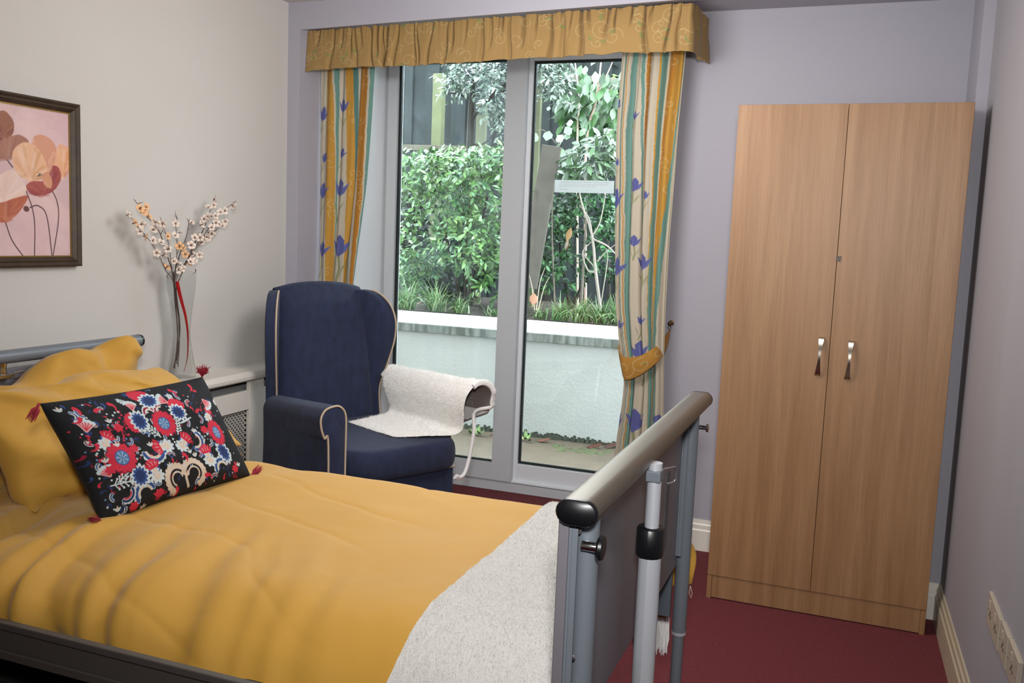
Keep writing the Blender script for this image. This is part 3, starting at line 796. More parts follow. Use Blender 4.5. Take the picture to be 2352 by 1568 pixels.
medal(1090, 640, 25, 29, 0, crown=3.1); medal(1098, 1068, 26, 30, .3); medal(1750, 880, 24, 33, -.2); medal(1400, 568, 27, 23, .4, crown=-1.3); medal(1160, 482, 33, 20, -.15, crown=-2.2)
for x, y, s, ro in ((1205, 1010, 34, -.15), (1622, 895, 34, 0), (1445, 790, 32, .9), (835, 775, 28, .75), (1265, 835, 34, -1.5), (1630, 580, 24, .6), (1700, 470, 18, 1.0)): pink(x, y, s, ro)
flower(955, 922, 40); flower(1285, 655, 37); flower(1695, 722, 30, 38)
for x, y, s, ro in ((680, 715, 27, -1.2), (1040, 545, 22, -1.3), (1300, 485, 24, -2.4), (1590, 470, 26, 1.1), (860, 1060, 24, -1.9)): fan(x, y, s, ro)
# red sprigs along the margins
for x, y, s, ro in ((580, 545, 20, .4), (620, 620, 20, 1.8), (750, 560, 19, -1), (850, 500, 20, .3), (760, 830, 20, 1.6), (790, 940, 16, .2), (1270, 1190, 26, 2.2), (1390, 1160, 20, 1.0), (1620, 1060, 24, -.4), (1050, 1290, 16, 0), (1440, 890, 22, .4), (1330, 400, 20, .4), (1480, 360, 20, 1.2), (1540, 560, 20, -1), (1840, 960, 16, 1)): comma(x, y, s, ro, RED)
for x, y in ((930, 690), (1600, 700), (1050, 850), (1250, 1200), (1050, 1300), (1840, 1010), (870, 1020)): c = q(x, y); cv.ell(*c, 12, 10, RED, scal=6, amp=.4)
for x, y in ((860, 640), (1180, 830), (1520, 720), (920, 830), (830, 950), (1330, 990), (1530, 910), (1870, 980), (1090, 1330), (1490, 880), (470, 560), (920, 1340)): 
    c = q(x, y)
    for a in (-.5, 0, .5): cv.ell(c[0] + 5 * math.sin(a * 2), c[1] - 5 * math.cos(a * 2), 2.6, 6.5, WHT if a else CRM, a * 1.6)
dots([(750 + 12 * k, 905 - 22 * k) for k in range(6)]); dots([(1340 + 14 * k, 745 + 30 * k) for k in range(4)], 3); dots([(1440, 950), (1443, 975), (1445, 1000), (1605, 755), (1625, 745), (1700, 560), (1690, 940), (1075, 935), (1110, 905), (1170, 1095), (1190, 1097), (1210, 1093), (880, 590), (895, 575), (920, 565)], 2.8)
dots([(690 + 5 * k, 760 + 20 * k) for k in range(4)] + [(970, 790 - 18 * k) for k in range(3)] + [(950 - 12 * k, 590 + 25 * k) for k in range(4)], 3, RED)
m_emb = mat('embroidered_cloth', '#fff', .8, attr='Col', bump=.25, bscale=300, spec=.25)
Pf, Pb = cushion_halves(540, 322)
cush = thing('cushion', 'black cushion embroidered with red, white and blue folk flowers and red tassels', 'cushion', tuple(CO))
keep(grid('front_cover', Pf, m_emb, colors=cv.c[::-1]), cush)
keep(grid('back_cover', Pb[::6, ::6], mat('black_cotton', '#17191c', .85)), cush)
m_tas = mat('wine_red_yarn', '#8a1226', .8)
def tassel(p, d, ln, spread, n=46, wr=.0011, frizz=0):
    d = unit(d); mb = MB(); rr = random.Random(int(p[1] * 1e4))
    a = unit(np.cross(d, [.3, .2, 1])); b_ = np.cross(d, a)
    mb.tube([p, p + d * .012], [.003, .004], 8)
    for k in range(n):
        an = rr.uniform(0, 6.28); r = spread * math.sqrt(rr.random()); L_ = ln * rr.uniform(.75, 1.05)
        o = a * math.cos(an) + b_ * math.sin(an)
        if frizz: pts = [p, p + d * L_ * .35 + o * r * .8, p + d * L_ * .7 + o * r * 1.5 + np.array([0, 0, rr.uniform(-.008, .006)]), p + d * L_ * rr.uniform(.3, 1.1) + o * r * 2.1]
        else: pts = [p + o * .002, p + d * .012 + o * .003, p + d * L_ * .5 + o * r, p + d * L_ + o * r * 1.1]
        mb.tube(pts, [wr, wr * 1.3, wr * 1.2, wr * .5], 4)
    return keep(mb.build('tassel', m_tas), cush)
cTL, cTR, cBR, cBL = Pf[-1, 0], Pf[-1, -1], Pf[0, -1], Pf[0, 0]
tassel(cTL, (.1, -.65, -.75), .048, .011); tassel(cBL + np.array([0, 0, .008]), (.28, -1, .30), .050, .013); tassel(cBR, (.1, 1, .42), .048, .010)
tassel(cTR, (.1, .05, 1), .036, .011, 90, .0009, 1)

# ================================================================== ARMCHAIR
m_navy = mat('navy_chenille', '#1d2642', 0.9, var=0.30, vscale=34, bump=.35, bscale=300, sheen=.06, stretch=(1, 1, .5))
m_pipe = mat('beige_piping', '#b9a68e', .7)
CHX, CHY, CHA = -2.058, 3.482, -.485
chair = thing('armchair', 'navy blue winged armchair with beige piping in the corner by the patio door', 'armchair', (CHX, CHY, 0))
chair.rotation_euler = (0, 0, CHA)
ca, sa = math.cos(CHA), math.sin(CHA)
def chair_px(px, py, yl=None, xl=None):
    """point of the chair's own frame seen at a photo point, on its plane y=yl or x=xl"""
    d = R.T @ np.array([(px - 1176) / F_PX, (py - 784) / F_PX, 1.0])
    o = np.array([-CHX, -CHY]); lo = np.array([ca * o[0] + sa * o[1], -sa * o[0] + ca * o[1], 1.4])
    ld = np.array([ca * d[0] + sa * d[1], -sa * d[0] + ca * d[1], d[2]])
    t = (yl - lo[1]) / ld[1] if yl is not None else (xl - lo[0]) / ld[0]
    return lo + ld * t
def smooth_loop(P, n=60):
    P = np.array(P, float); m = len(P); out = []
    for i in range(n):
        s = i * m / n; k = int(s); f_ = s - k
        p0, p1, p2, p3 = P[(k - 1) % m], P[k % m], P[(k + 1) % m], P[(k + 2) % m]
        out.append(.5 * (2 * p1 + (p2 - p0) * f_ + (2 * p0 - 5 * p1 + 4 * p2 - p3) * f_ ** 2 + (3 * p1 - p0 - 3 * p2 + p3) * f_ ** 3))
    return np.array(out)
# arms: scrolled section run back from the front face
AX = .42
arm_px = [(763, 934), (747, 942), (737, 961), (738, 985), (745, 1007), (754, 1027), (759, 1071), (789, 1075), (794, 1019), (795, 985), (795, 957), (790, 941), (778, 932)]
arm = [chair_px(x, y, xl=AX)[1:] for x, y in arm_px]
arm[6] = np.array([arm[6][0], .06]); arm[7] = np.array([arm[7][0], .06])
armc = np.array(arm)
def arm_ring(x, s, sc=1.0):
    c = armc.mean(0); pts = []
    for yv, z in armc:
        zz = z if z < .1 else z - (.42 - x) * .072 * min(1, max(0, (z - .35) / .3))
        yy_ = c[0] + (yv - c[0]) * sc
        flush = float(sst(.40, .30, x if s < 0 else x + .16))   # the side panel runs flush behind the scrolled front
        if yv < c[0] and zz < .66: yy_ += (armc[:, 0].min() * .96 + c[0] * .04 - yy_) * flush * .95
        pts.append((x, yy_ * (1 if s < 0 else -1), zz if sc == 1 else (zz if z < .1 else .4 + (zz - .4) * (1 - (1 - sc) * .35))))
    # finer, rounded
    P = np.array(pts); fine = smooth_loop(P, 78)
    fine[:, 2] = np.clip(fine[:, 2], .05, None)
    return fine
for s in (-1, 1):
    mb = MB(); rings = [arm_ring(x, s, sc) for x, sc in [(x if s < 0 else -.30 + (x + .30) * .78, sc) for x, sc in ((-.06, 1), (.0, 1), (.1, 1), (.30, 1), (.405, 1), (.417, .97), (.421, .88))]]
    o = mb.loft(rings).build('arm', m_navy, chair, angle=70)
    P = arm_ring(.418, s, .99)
    P = [p for p in P if p[2] > .055]
    k0 = min(range(len(P)), key=lambda i: P[i][2] + (1 if P[i][1] * s < armc[:, 0].mean() * -1 * s else 0))
    # order as an open line from the outer foot round the top to the inner foot
    full = arm_ring(.420 if s < 0 else .2618, s, .99); low = np.argsort(full[:, 2])[:1][0]
    seq = [full[(low + i) % len(full)] for i in range(len(full))]
    seq = [p for p in seq if p[2] > .06]
    o2 = MB().tube(seq, .0042, 7).build('piping', m_pipe, o)
# wings: outline measured on the far one, mirrored for the near one
WY = .285; WYs = {-1: .332, 1: .283}
outl = [(-.282, .45), (-.284, .80), (-.312, 1.0), (-.308, 1.075), (-.285, 1.112), (-.235, 1.119), (-.185, 1.098), (-.142, 1.048), (-.120, .975), (-.124, .89), (-.148, .79), (-.172, .71), (-.185, .64), (-.185, .45)]
def splay(x): return .62 * (-.118 - x)                     # wings stand closer together at the back
outl = np.array(outl)
front_line = []
for s in (-1, 1):
    rings = []
    C = outl.mean(0)
    for dy, ins in ((-.027, .012), (-.022, .002), (-.014, 0), (.014, 0), (.022, .002), (.027, .012)):
        pts = []
        for i, p in enumerate(outl):
            v = C - p; v = v / np.linalg.norm(v); pp = p + v * ins
            pts.append((pp[0], s * (WYs[s] - splay(pp[0])) + dy, pp[1]))
        rings.append(smooth_loop(pts, 96))
    o = MB().loft(rings).build('wing', m_navy, chair, angle=60)
    side = -s * .022                                      # piping on the inner front corner, cream line down the front
    P = smooth_loop([(p[0] + .001, s * (WYs[s] - splay(p[0])) + .024, p[1]) for p in outl], 96)
    seq = [p for i, p in enumerate(P) if 96 * 5.0 / len(outl) < i < 96 * (len(outl) - 1.3) / len(outl)]
    MB().tube(seq, .0042, 7).build('piping', m_pipe, o)
# back: upholstered slab, arched top, leaning back
nb, nz2 = 40, 40
ysb = np.linspace(-1, 1, nb)
def back_pt(u, v, front):
    y_ = u * (.262 - .040 * v); ztop = 1.143 - .030 * abs(u) ** 2.4; z = .40 + (ztop - .40) * v
    x = -.215 - .080 * v + (.055 + .03 * math.sin(PI * min(v, 1) * .9 + .2)) * (1 - abs(u) ** 6) ** .5 * (1 - max(0, v - .9) / .1 * .55) if front else -.258 - .068 * v
    return (x, y_, z)
G = np.array([[back_pt(u, v, True) for u in ysb] for v in np.linspace(0, 1, nz2)]); Gb = np.array([[back_pt(u, v, False) for u in ysb] for v in np.linspace(0, 1, nz2)])
# roll the top edge over
cap = np.array([[(G[-1, i] * (1 - t) + Gb[-1, i] * t) + np.array([0, 0, .014 * math.sin(PI * t)]) for i in range(nb)] for t in np.linspace(.12, .88, 7)])
grid('backrest', np.concatenate([G, cap, Gb[::-1]], 0), m_navy, chair)
# seat cushion: T of rounded box
def rbox(x0, x1, y0, y1, z0, z1, r, n=36, crown=.02):
    rings = []
    for t in np.linspace(0, 1, 17):
        a = PI * t - PI / 2; k = math.cos(a) ** .45 if math.cos(a) > 0 else 0; ins = r * (1 - k); z = (z0 + z1) / 2 + (z1 - z0) / 2 * math.sin(a)
        pts = []
        for i in range(n):
            an = 2 * PI * i / n; c, s_ = math.cos(an), math.sin(an)
            ex_ = math.copysign(abs(c) ** .32, c); ey_ = math.copysign(abs(s_) ** .32, s_)
            pts.append(((x0 + x1) / 2 + ((x1 - x0) / 2 - ins) * ex_, (y0 + y1) / 2 + ((y1 - y0) / 2 - ins) * ey_, z + (crown if z > (z0 + z1) / 2 else 0) * (1 - max(abs(ex_), abs(ey_)) ** 2)))
        rings.append(pts)
    return MB().loft(rings)
rbox(-.20, .478, -.280, .275, .405, .535, .05).build('seat_cushion', m_navy, chair, angle=80)
mb = MB(); mb.box(-.28, .435, -.280, .252, .07, .415)
bs = mb.build('base', m_navy, chair, bevel=.02)
MB().tube([(.43, -.275, .412), (.438, -.26, .412), (.438, .24, .412), (.43, .255, .412)], .0038, 7).build('piping', m_pipe, bs)
for x in (-.25, .36):
    for y_ in (-.25, .22):
        MB().lathe([(.016, 0), (.022, .02), (.024, .075)], (x, y_, 0), 14).build('leg', mat('dark_stained_wood', '#3a2418', .4), chair)

# ---- fleece pad over the far arm
m_shp, nt, b = new_mat('white_sheepskin_fleece')
b.inputs['Base Color'].default_value = (*lin('#fbfaf7'), 1); b.inputs['Roughness'].default_value = .95; b.inputs['Sheen Weight'].default_value = .4
N, L = nt.nodes, nt.links
tc = N.new('ShaderNodeTexCoord'); nz = N.new('ShaderNodeTexNoise'); nz.inputs['Scale'].default_value = 120; nz.inputs['Detail'].default_value = 6
bpn = N.new('ShaderNodeBump'); bpn.inputs['Strength'].default_value = .35; bpn.inputs['Distance'].default_value = .012
L.new(tc.outputs['Object'], nz.inputs['Vector']); L.new(nz.outputs[0], bpn.inputs['Height']); L.new(bpn.outputs[0], b.inputs['Normal'])
cover = thing('fleece_cover', 'white fleece pad draped over the far arm of the navy armchair', 'fleece pad', (CHX, CHY, 0))
cover.rotation_euler = (0, 0, CHA)
ya = float(-armc[:, 0].max()), float(-armc[:, 0].min())      # far arm: inner and outer face
yi, yo = min(ya), max(ya); zt_ = armc[:, 1].max()
prof = [(.02, .540), (.10, .545), (.18, .548), (.235, .553), (.268, .575), (yi - .016, .62), (yi - .024, .67), (yi - .014, .715), (yi + .02, zt_ + .028), ((yi + yo) / 2, zt_ + .040), (yo - .01, zt_ + .026), (yo + .022, zt_ - .01), (yo + .030, zt_ - .07), (yo + .030, .56), (yo + .032, .45), (yo + .034, .36)]
Pr = resample(np.array(prof), 120)
nx_ = 70
Cv = np.zeros((120, nx_, 3)); vv = np.linspace(0, 1, 120)
for i, (yy_, z) in enumerate(Pr):
    v = vv[i]
    x0 = -.165 + .012 * math.sin(v * 9); x1 = np.interp(v, [0, .33, .45, .62, .72, .82, 1], [.40, .47, .488, .482, .45, .20, .10])
    if v < .42:
        k = min(1, (.42 - v) / .40); x0 = -.150 + .16 * k - .06 * k ** 3; x1 -= .10 * max(0, (.30 - v) / .30) ** 2
    Cv[i, :, 0] = np.linspace(x0, x1, nx_); Cv[i, :, 1] = yy_; Cv[i, :, 2] = z + .012 * float(sst(.3, .45, v))
Cv[..., 2] += .006 * fbm(Cv[..., 0] * 12, Cv[..., 1] * 12) + .0012 * fbm(Cv[..., 0] * 60, vv[:, None] * 60)
# rear of the arm is lower
Cv[..., 2] -= ((.42 - Cv[..., 0]) * .055) * (sst(.45, .6, vv) * 1.0)[:, None]
# direction of the pile: away from the arm
fib_dir = None
fx = fibres(Cv[::-1], 70000, .0085, .5, .0007)
# make sure fibres stand outward (profile runs inner->outer, outward is +z / away)
o = grid('pad', Cv, m_shp, cover, extra=(fx,))
grid('lining', np.stack([Cv[52:, :, 0], Cv[52:, :, 1], Cv[52:, :, 2] - .0], -1)[:, 4:-1] + np.array([0, 0, -.011]), mat('grey_lining', '#8f8681', .8), cover)
# white bound edge that loops down at the front
mb = MB()
pts = [tuple(Cv[i, -1]) for i in range(56, 86, 3)] + [tuple(chair_px(x, y, yl=yl_)) for x, y, yl_ in ((1091, 945, .375), (1089, 985, .372), (1084, 1020, .365), (1077, 1055, .352), (1068, 1085, .33), (1057, 1097, .30), (1046, 1094, .27))]
mb.tube(smooth_open(pts, 60), .0085, 8, flat=1.6)
mb.build('bound_edge', m_shp, cover)
# ================================================================== PICTURE
XW = -2.585
pic = thing('framed_picture', 'dark brown framed print of pale pink poppies hanging on the cream wall', 'picture', (XL, 2.22, 1.51))
y0, y1, z0, z1 = 1.95, 2.491, 1.232, 1.790
def fr_bar(ring_a, ring_b, mb): mb.loft([ring_a, ring_b])
mb = MB(); fw = .034
prof = [(0, 0), (.026, 0), (.028, .006), (.022, .014), (.024, .020), (.014, .032), (.010, fw), (0, fw)]    # (stand-off, inward)
cor = [(y0, z0, 1, 1), (y1, z0, -1, 1), (y1, z1, -1, -1), (y0, z1, 1, -1)]
rings = [[(XL + a, cy + sy * b_, cz + sz * b_) for a, b_ in prof] for cy, cz, sy, sz in cor]
mb.loft(rings + [rings[0]], caps=False)
m_frame = mat('dark_bronze_frame', '#3a2b1c', .45, .1, var=.35, vscale=25)
keep(mb.build('frame', m_frame, angle=25), pic)
mb = MB(); p2 = [(0, fw - .002), (.0125, fw - .002), (.0125, fw + .003), (0, fw + .003)]
rings = [[(XL + a, cy + sy * b_, cz + sz * b_) for a, b_ in p2] for cy, cz, sy, sz in cor]
mb.loft(rings + [rings[0]], caps=False); keep(mb.build('gilt_slip', mat('old_gilt', '#8a7038', .4, .6), smooth=False), pic)
# painted poppies; canvas units: photo-crop points (x to the right = along the wall)
ux = (2.461 - 2.176) / 163 / 3.564; zt_p, zb_p = 1.758, 1.262
def pc(x, y): return ((x * ux + 2.176) - (y0 + .03), (zt_p + .006) - (zt_p - (y - 190) / (1385 - 190) * (zt_p - zb_p)))
Wc, Hc = (y1 - y0) - .06, z1 - z0 - .06
cv = Canvas(Wc, Hc, 420, 430, dim('#d3b3b4', .85))
rr = random.Random(4)
for k in range(120):
    x, y = rr.uniform(0, Wc), rr.uniform(0, Hc); cv.ell(x, y, rr.uniform(.02, .06), rr.uniform(.03, .09), rr.choice(['#d9bcbb', '#cba9ac', '#d6b5b0', '#cfaeb2']), rr.uniform(0, 3), .25)
def stem(pts, w=.0042): cv.line([pc(*p) for p in smooth_open(pts)], w, '#4a2c30')
stem([(205, 850), (255, 1000), (270, 1150), (262, 1390)]); stem([(415, 830), (460, 930), (468, 1080), (415, 1385)]); stem([(235, 985), (300, 968), (370, 1050), (410, 1380)]); stem([(40, 1105), (90, 1250), (185, 1390)]); stem([(0, 560), (50, 610), (105, 680)])
stem([(-180, 800), (-150, 1100), (-90, 1390)]); stem([(-300, 900), (-260, 1150), (-200, 1390)])
def petal(pts, cols, n=26, seed=0):
    P = [pc(*p) for p in smooth_loop(pts, 40)]; cv.poly(P, cols[0]); r3 = random.Random(seed); c = np.array([np.mean([p[0] for p in P]), np.max([p[1] for p in P]) * .85 + np.mean([p[1] for p in P]) * .15])
    for k in range(n):
        e = np.array(P[r3.randrange(len(P))]); a = c + (e - c) * r3.uniform(.05, .6); b_ = c + (e - c) * r3.uniform(.75, .98)
        cv.line([a, b_], r3.uniform(.005, .016), r3.choice(cols), .38)
petal([(0, 270), (60, 260), (120, 330), (110, 430), (40, 490), (-60, 470), (-160, 400), (-90, 280)], ['#8c5b45', '#7b3f40', '#a06a45', '#6b3035'], seed=1)
petal([(110, 440), (170, 425), (235, 470), (160, 560), (60, 620), (-30, 640), (-120, 600), (0, 500)], ['#9a6a58', '#a87a66', '#6e3c3a', '#b48c78'], seed=2)
petal([(270, 440), (340, 400), (430, 440), (470, 540), (440, 680), (330, 700), (280, 600)], ['#c98f74', '#d6a288', '#b97b66', '#dcae90'], seed=3)
petal([(470, 480), (530, 460), (566, 500), (570, 640), (500, 740), (440, 700)], ['#d8a27f', '#e0b79a', '#c4744c', '#dd9f6a'], seed=4)
petal([(110, 560), (190, 480), (280, 490), (350, 570), (380, 690), (300, 770), (210, 770), (120, 690)], ['#d9a987', '#c99363', '#e3c2ac', '#b98858', '#d7b09a'], n=40, seed=5)
petal([(205, 820), (260, 775), (340, 770), (420, 740), (425, 640), (480, 650), (495, 740), (430, 840), (330, 885), (250, 880)], ['#9c4a42', '#8a3338', '#b06a55', '#7c2b33'], n=34, seed=6)
petal([(330, 735), (380, 690), (420, 760), (400, 820)], ['#c98c6c', '#d8a283'], n=8, seed=7)
for k in range(10): 
    a = pc(320, 715); cv.line([a, (a[0] + rr.uniform(-.012, .016), a[1] + rr.uniform(-.006, .008))], .0018, '#2d1d22')
petal([(-60, 800), (20, 740), (110, 700), (190, 790), (205, 860), (110, 930), (0, 960), (-120, 930), (-150, 850)], ['#d8bcb2', '#e2cdc6', '#cfae9f', '#dcbda8'], n=44, seed=8)
petal([(-140, 930), (0, 960), (110, 920), (220, 895), (160, 1010), (70, 1090), (0, 1110), (-90, 1080)], ['#a9593e', '#b8704f', '#974736', '#c18a6a'], n=34, seed=9)
cv.ell(*pc(205, 997), .0115, .0095, '#5d3732', .2)
petal([(-330, 560), (-250, 500), (-180, 600), (-200, 760), (-300, 800), (-380, 700)], ['#c99a80', '#b87d66', '#d9b8a0'], seed=11)
P = np.zeros(cv.x.shape + (3,)); P[..., 0] = XL + .010; P[..., 1] = y0 + .03 + cv.x; P[..., 2] = zt_p + .006 - cv.y
m_canvas = mat('printed_canvas', '#fff', .6, attr='Col', bump=.15, bscale=400)
o = grid('print', P, m_canvas, colors=cv.c); keep(o, pic)

# ================================================================== VASE AND BLOSSOM BRANCHES
m_vglass, nt, b = new_mat('clear_vase_glass')
b.inputs['Transmission Weight'].default_value = 1; b.inputs['Roughness'].default_value = .02; b.inputs['IOR'].default_value = 1.12; b.inputs['Base Color'].default_value = (.96, .97, .97, 1)
VX, VY, VZ = -2.52, 2.935, .7685
vase = thing('glass_vase', 'tall waisted clear glass vase standing on the radiator cover', 'vase', (VX, VY, VZ))
hts = np.linspace(0, 1, 26); zv = hts * .43
rad = .036 + .024 * (1 - sst(0, .5, hts)) + .024 * sst(.42, 1, hts) - .004
outer = [(r, z) for r, z in zip(rad, zv)]; inner = [(r - .003, max(z, .014)) for r, z in zip(rad, zv)]
mb = MB(); seg = 40; V = []
prof = outer + inner[::-1]
mb.lathe(prof, (0, 0, 0), seg)
# slanted mouth: lift the rim towards the window
mb.v = [(x, y, z + .022 * (z / .43) ** 3 * (y / .06)) for x, y, z in mb.v]
mb.build('body', m_vglass, vase)
# twisted red ribbon of glass inside
m_red, nt, b = new_mat('red_glass_ribbon'); b.inputs['Base Color'].default_value = (*lin('#b3161c'), 1); b.inputs['Roughness'].default_value = .15; b.inputs['Specular IOR Level'].default_value = .7
pts = [(.012, -.040, .40), (.012, -.026, .355), (.014, -.012, .31), (.016, .004, .26), (.014, .020, .19), (.006, .030, .12), (-.004, .034, .07), (-.008, .022, .03)]
pts = smooth_open(pts, 40)
mb = MB(); ring = []
for i, p in enumerate(pts):
    t = i / 40; a = .3 + 1.8 * t; w = .0065 * (1 - .5 * t) + .0018
    d = np.array([math.sin(a) * .4, math.cos(a), .1]) * w; n_ = np.array([.0012, 0, 0])
    ring.append([p - d - n_, p + d - n_, p + d + n_, p - d + n_])
mb.loft(ring); mb.build('red_ribbon', m_red, vase)
m_twig = mat('dark_twig', '#54423a', .8)
m_petal = mat('cream_silk_petal', '#e6d6c8', .75, var=.06, vscale=30)
m_petal2 = mat('peach_silk_petal', '#e8b98a', .75)
m_bud = mat('dark_red_bud', '#5a1e22', .7)
def blossom(parent, p, nrm, s, pm, seed):
    r3 = random.Random(seed); n_ = unit(nrm); a = unit(np.cross(n_, [.2, .3, 1])); b_ = np.cross(n_, a); mb = MB()
    for k in range(5):
        an = 2 * PI * k / 5 + r3.uniform(-.2, .2); d = a * math.cos(an) + b_ * math.sin(an); sd = -a * math.sin(an) + b_ * math.cos(an)
        R0 = [(.12, 0, 0.02), (.5, .42, .22), (.85, .40, .34), (1.0, 0, .42), (.85, -.40, .34), (.5, -.42, .22), (.55, 0, .12)]
        V = [p + s * (d * x + sd * y + n_ * z * r3.uniform(.8, 1.3)) for x, y, z in R0]
        mb.add(V, [(0, 1, 6), (1, 2, 6), (2, 3, 6), (3, 4, 6), (4, 5, 6), (5, 0, 6)])
    o = mb.build('blossom', pm, parent); md = o.modifiers.new('t', 'SOLIDIFY'); md.thickness = .0006
    mb = MB(); mb.tube([p - n_ * s * .35, p + n_ * s * .15], [s * .16, s * .10], 6)
    for k in range(5):
        an = r3.uniform(0, 6.28); mb.tube([p, p + s * (n_ * .5 + .25 * (a * math.cos(an) + b_ * math.sin(an)))], s * .035, 4)
    mb.build('stamens', m_bud, o)
def P3(px, py, dx=0): 
    v = at(px, py, x=VX + dx); return v
# branch paths in the photo, from the vase foot to the tip
crop = lambda x, y: (280 + x / 3.407, 440 + y / 3.407)
br = [
 ([(430, 1330), (395, 1150), (385, 900), (405, 760), (400, 650), (365, 530), (330, 420), (290, 310), (215, 215), (95, 60)], .006, [(185, 120), (165, 160), (205, 195), (240, 300), (355, 450), (405, 545), (140, 135)], 'tall blossom branch with peach flowers leaning furthest left in the vase', [0, 1, 2, 6]),
 ([(400, 1390), (430, 1250), (455, 1100), (440, 900), (400, 700), (345, 620), (290, 500), (215, 380), (130, 285), (55, 175)], .0042, [(95, 245), (150, 255), (140, 310), (180, 350), (270, 480), (325, 495), (345, 595), (240, 385), (45, 180)], 'thin low branch with small pale blossoms at the outer left of the vase', [0, 3, 6]),
 ([(420, 1300), (400, 1100), (400, 800), (395, 640), (375, 480), (355, 360), (320, 270), (305, 205)], .0038, [(315, 250), (355, 350), (305, 400), (260, 240)], 'slim upright branch, second in from the left side of the vase', [1]),
 ([(425, 1320), (405, 1100), (410, 800), (415, 660), (428, 520), (430, 360), (418, 240), (435, 210), (415, 180)], .0036, [(415, 345), (455, 320), (440, 560), (418, 250)], 'straight thin branch rising from the middle of the vase', []),
 ([(430, 1350), (450, 1100), (425, 850), (410, 700), (430, 560), (480, 420), (510, 330), (528, 215)], .006, [(470, 445), (540, 245), (495, 490), (540, 420), (450, 430)], 'short thick dark branch just right of the vase middle', [0, 2, 4]),
 ([(400, 1380), (440, 1200), (455, 1050), (430, 820), (430, 740), (490, 590), (560, 420), (640, 290), (690, 150), (733, 30)], .0062, [(725, 60), (675, 125), (715, 105), (640, 215), (600, 330), (665, 195), (570, 360), (545, 490), (530, 550), (690, 195), (620, 260)], 'bushy branch full of pale blossoms with the topmost tip right of the vase', [8]),
 ([(410, 1360), (445, 1180), (440, 950), (425, 770), (470, 640), (540, 480), (620, 370), (700, 260), (800, 145), (895, 75)], .0055, [(865, 110), (770, 160), (730, 190), (735, 245), (680, 320), (610, 360), (650, 350), (700, 280), (800, 150)], 'long branch reaching furthest right above the vase', []),
 ([(440, 1370), (450, 1150), (435, 900), (420, 720), (455, 620), (520, 520), (600, 420), (700, 330), (760, 280), (805, 230)], .0045, [(805, 235), (785, 270), (700, 330), (645, 375), (670, 365), (755, 260), (620, 395)], 'blossom branch just below the one reaching furthest right', []),
 ([(430, 1340), (410, 1080), (405, 780), (430, 640), (500, 560), (560, 510), (620, 462)], .0036, [(605, 495), (535, 550), (470, 600), (560, 545), (440, 610)], 'shortest low branch spreading right over the vase mouth', []),
]
for bi, (path, w, fl, lab, peach) in enumerate(br):
    r3 = random.Random(bi + 50); dx0 = r3.uniform(-.03, .05)
    t = thing('blossom_branch', lab, 'branch', (VX, VY, VZ + .02), 'blossom branches in the glass vase')
    W3 = []
    for k, (x, y) in enumerate(path):
        u = k / (len(path) - 1); dx = (dx0 * max(0, (u - .35) / .65)) + (.010 * math.sin(bi * 2.1 + k)) * (1 if u > .4 else .3)
        v = P3(*crop(x, y), dx); v[2] = max(v[2], VZ + .018)
        if v[2] < VZ + .40:                                # keep inside the glass
            h = (v[2] - VZ) / .43; rmax = .036 + .024 * (1 - float(sst(0, .5, h))) + .024 * float(sst(.42, 1, h)) - .014
            d2 = np.array([v[0] - VX, v[1] - VY]); l_ = np.hypot(*d2)
            if l_ > rmax: d2 *= rmax / l_; v[0], v[1] = VX + d2[0], VY + d2[1]
        W3.append(v)
    pts = smooth_open(W3, 40); n = len(pts)
    mb = MB(); mb.tube(pts, [w * (.34 if i < 16 else .50) * (1.0 - .6 * (i / n)) for i in range(n)], 7)
    for i in range(18, n - 1, 3):                           # knots and side twigs
        d = np.array([r3.uniform(-.3, .6), r3.uniform(-1, 1), r3.uniform(.2, 1)]); d = unit(d)
        mb.tube([pts[i], pts[i] + d * r3.uniform(.008, .022)], [w * .3, w * .12], 5)
    keep(mb.build('stem', m_twig), t)
    for k, (x, y) in enumerate(fl):
        p = P3(*crop(x, y), dx0 * .8 + .012); nrm = np.array([r3.uniform(.3, 1), r3.uniform(-.8, .4), r3.uniform(-.3, .8)])
        blossom(t, p - np.array(t.location), nrm, r3.uniform(.0145, .0185), m_petal2 if k in peach else m_petal, bi * 30 + k)

# ================================================================== PELMET, CURTAINS
m_cloth = mat('printed_curtain_cotton', '#fff', .8, attr='Col', bump=.12, bscale=500, sheen=.1, spec=.25)
GOLD = dim('#d4ac6c', .85)
def scrolls(cv, w, h, n, seed, s0=.03, s1=.055, col='#e6cf98', leaf=True, x0=0):
    r3 = random.Random(seed)
    for k in range(n):
        x, y, r = x0 + r3.uniform(0, w), r3.uniform(0, h), r3.uniform(s0, s1); cv.spiral(x, y, r, .0024, col, r3.uniform(1, 1.7), r3.uniform(0, 6), r3.choice((1, -1)), .75)
        if leaf and r3.random() < .55:
            a = r3.uniform(0, 6.28); lx, ly = x + r * 1.1 * math.cos(a), y + r * 1.1 * math.sin(a)
            for j in (-1, 0, 1): cv.ell(lx + .009 * j * math.cos(a), ly + .009 * j * math.sin(a), .0042, .0085, '#8fa765', a + j, .6)
XP0, XP1, YPm = -2.533, -.722, 3.83
nS, nT = 1100, 110
LP = (XP1 - XP0) + .29
cv = Canvas(LP, .2, nS, nT, GOLD); scrolls(cv, LP, .2, 62, 9, .022, .050)
S = cv.x; Tt = cv.y / .2
X = np.where(S < XP1 - XP0, XP0 + S, XP1 + .012 * ((S - (XP1 - XP0)) / .29)); Yb = np.where(S < XP1 - XP0, YPm, YPm + (S - (XP1 - XP0)))
up = (X - XP0) / (XP1 - XP0)
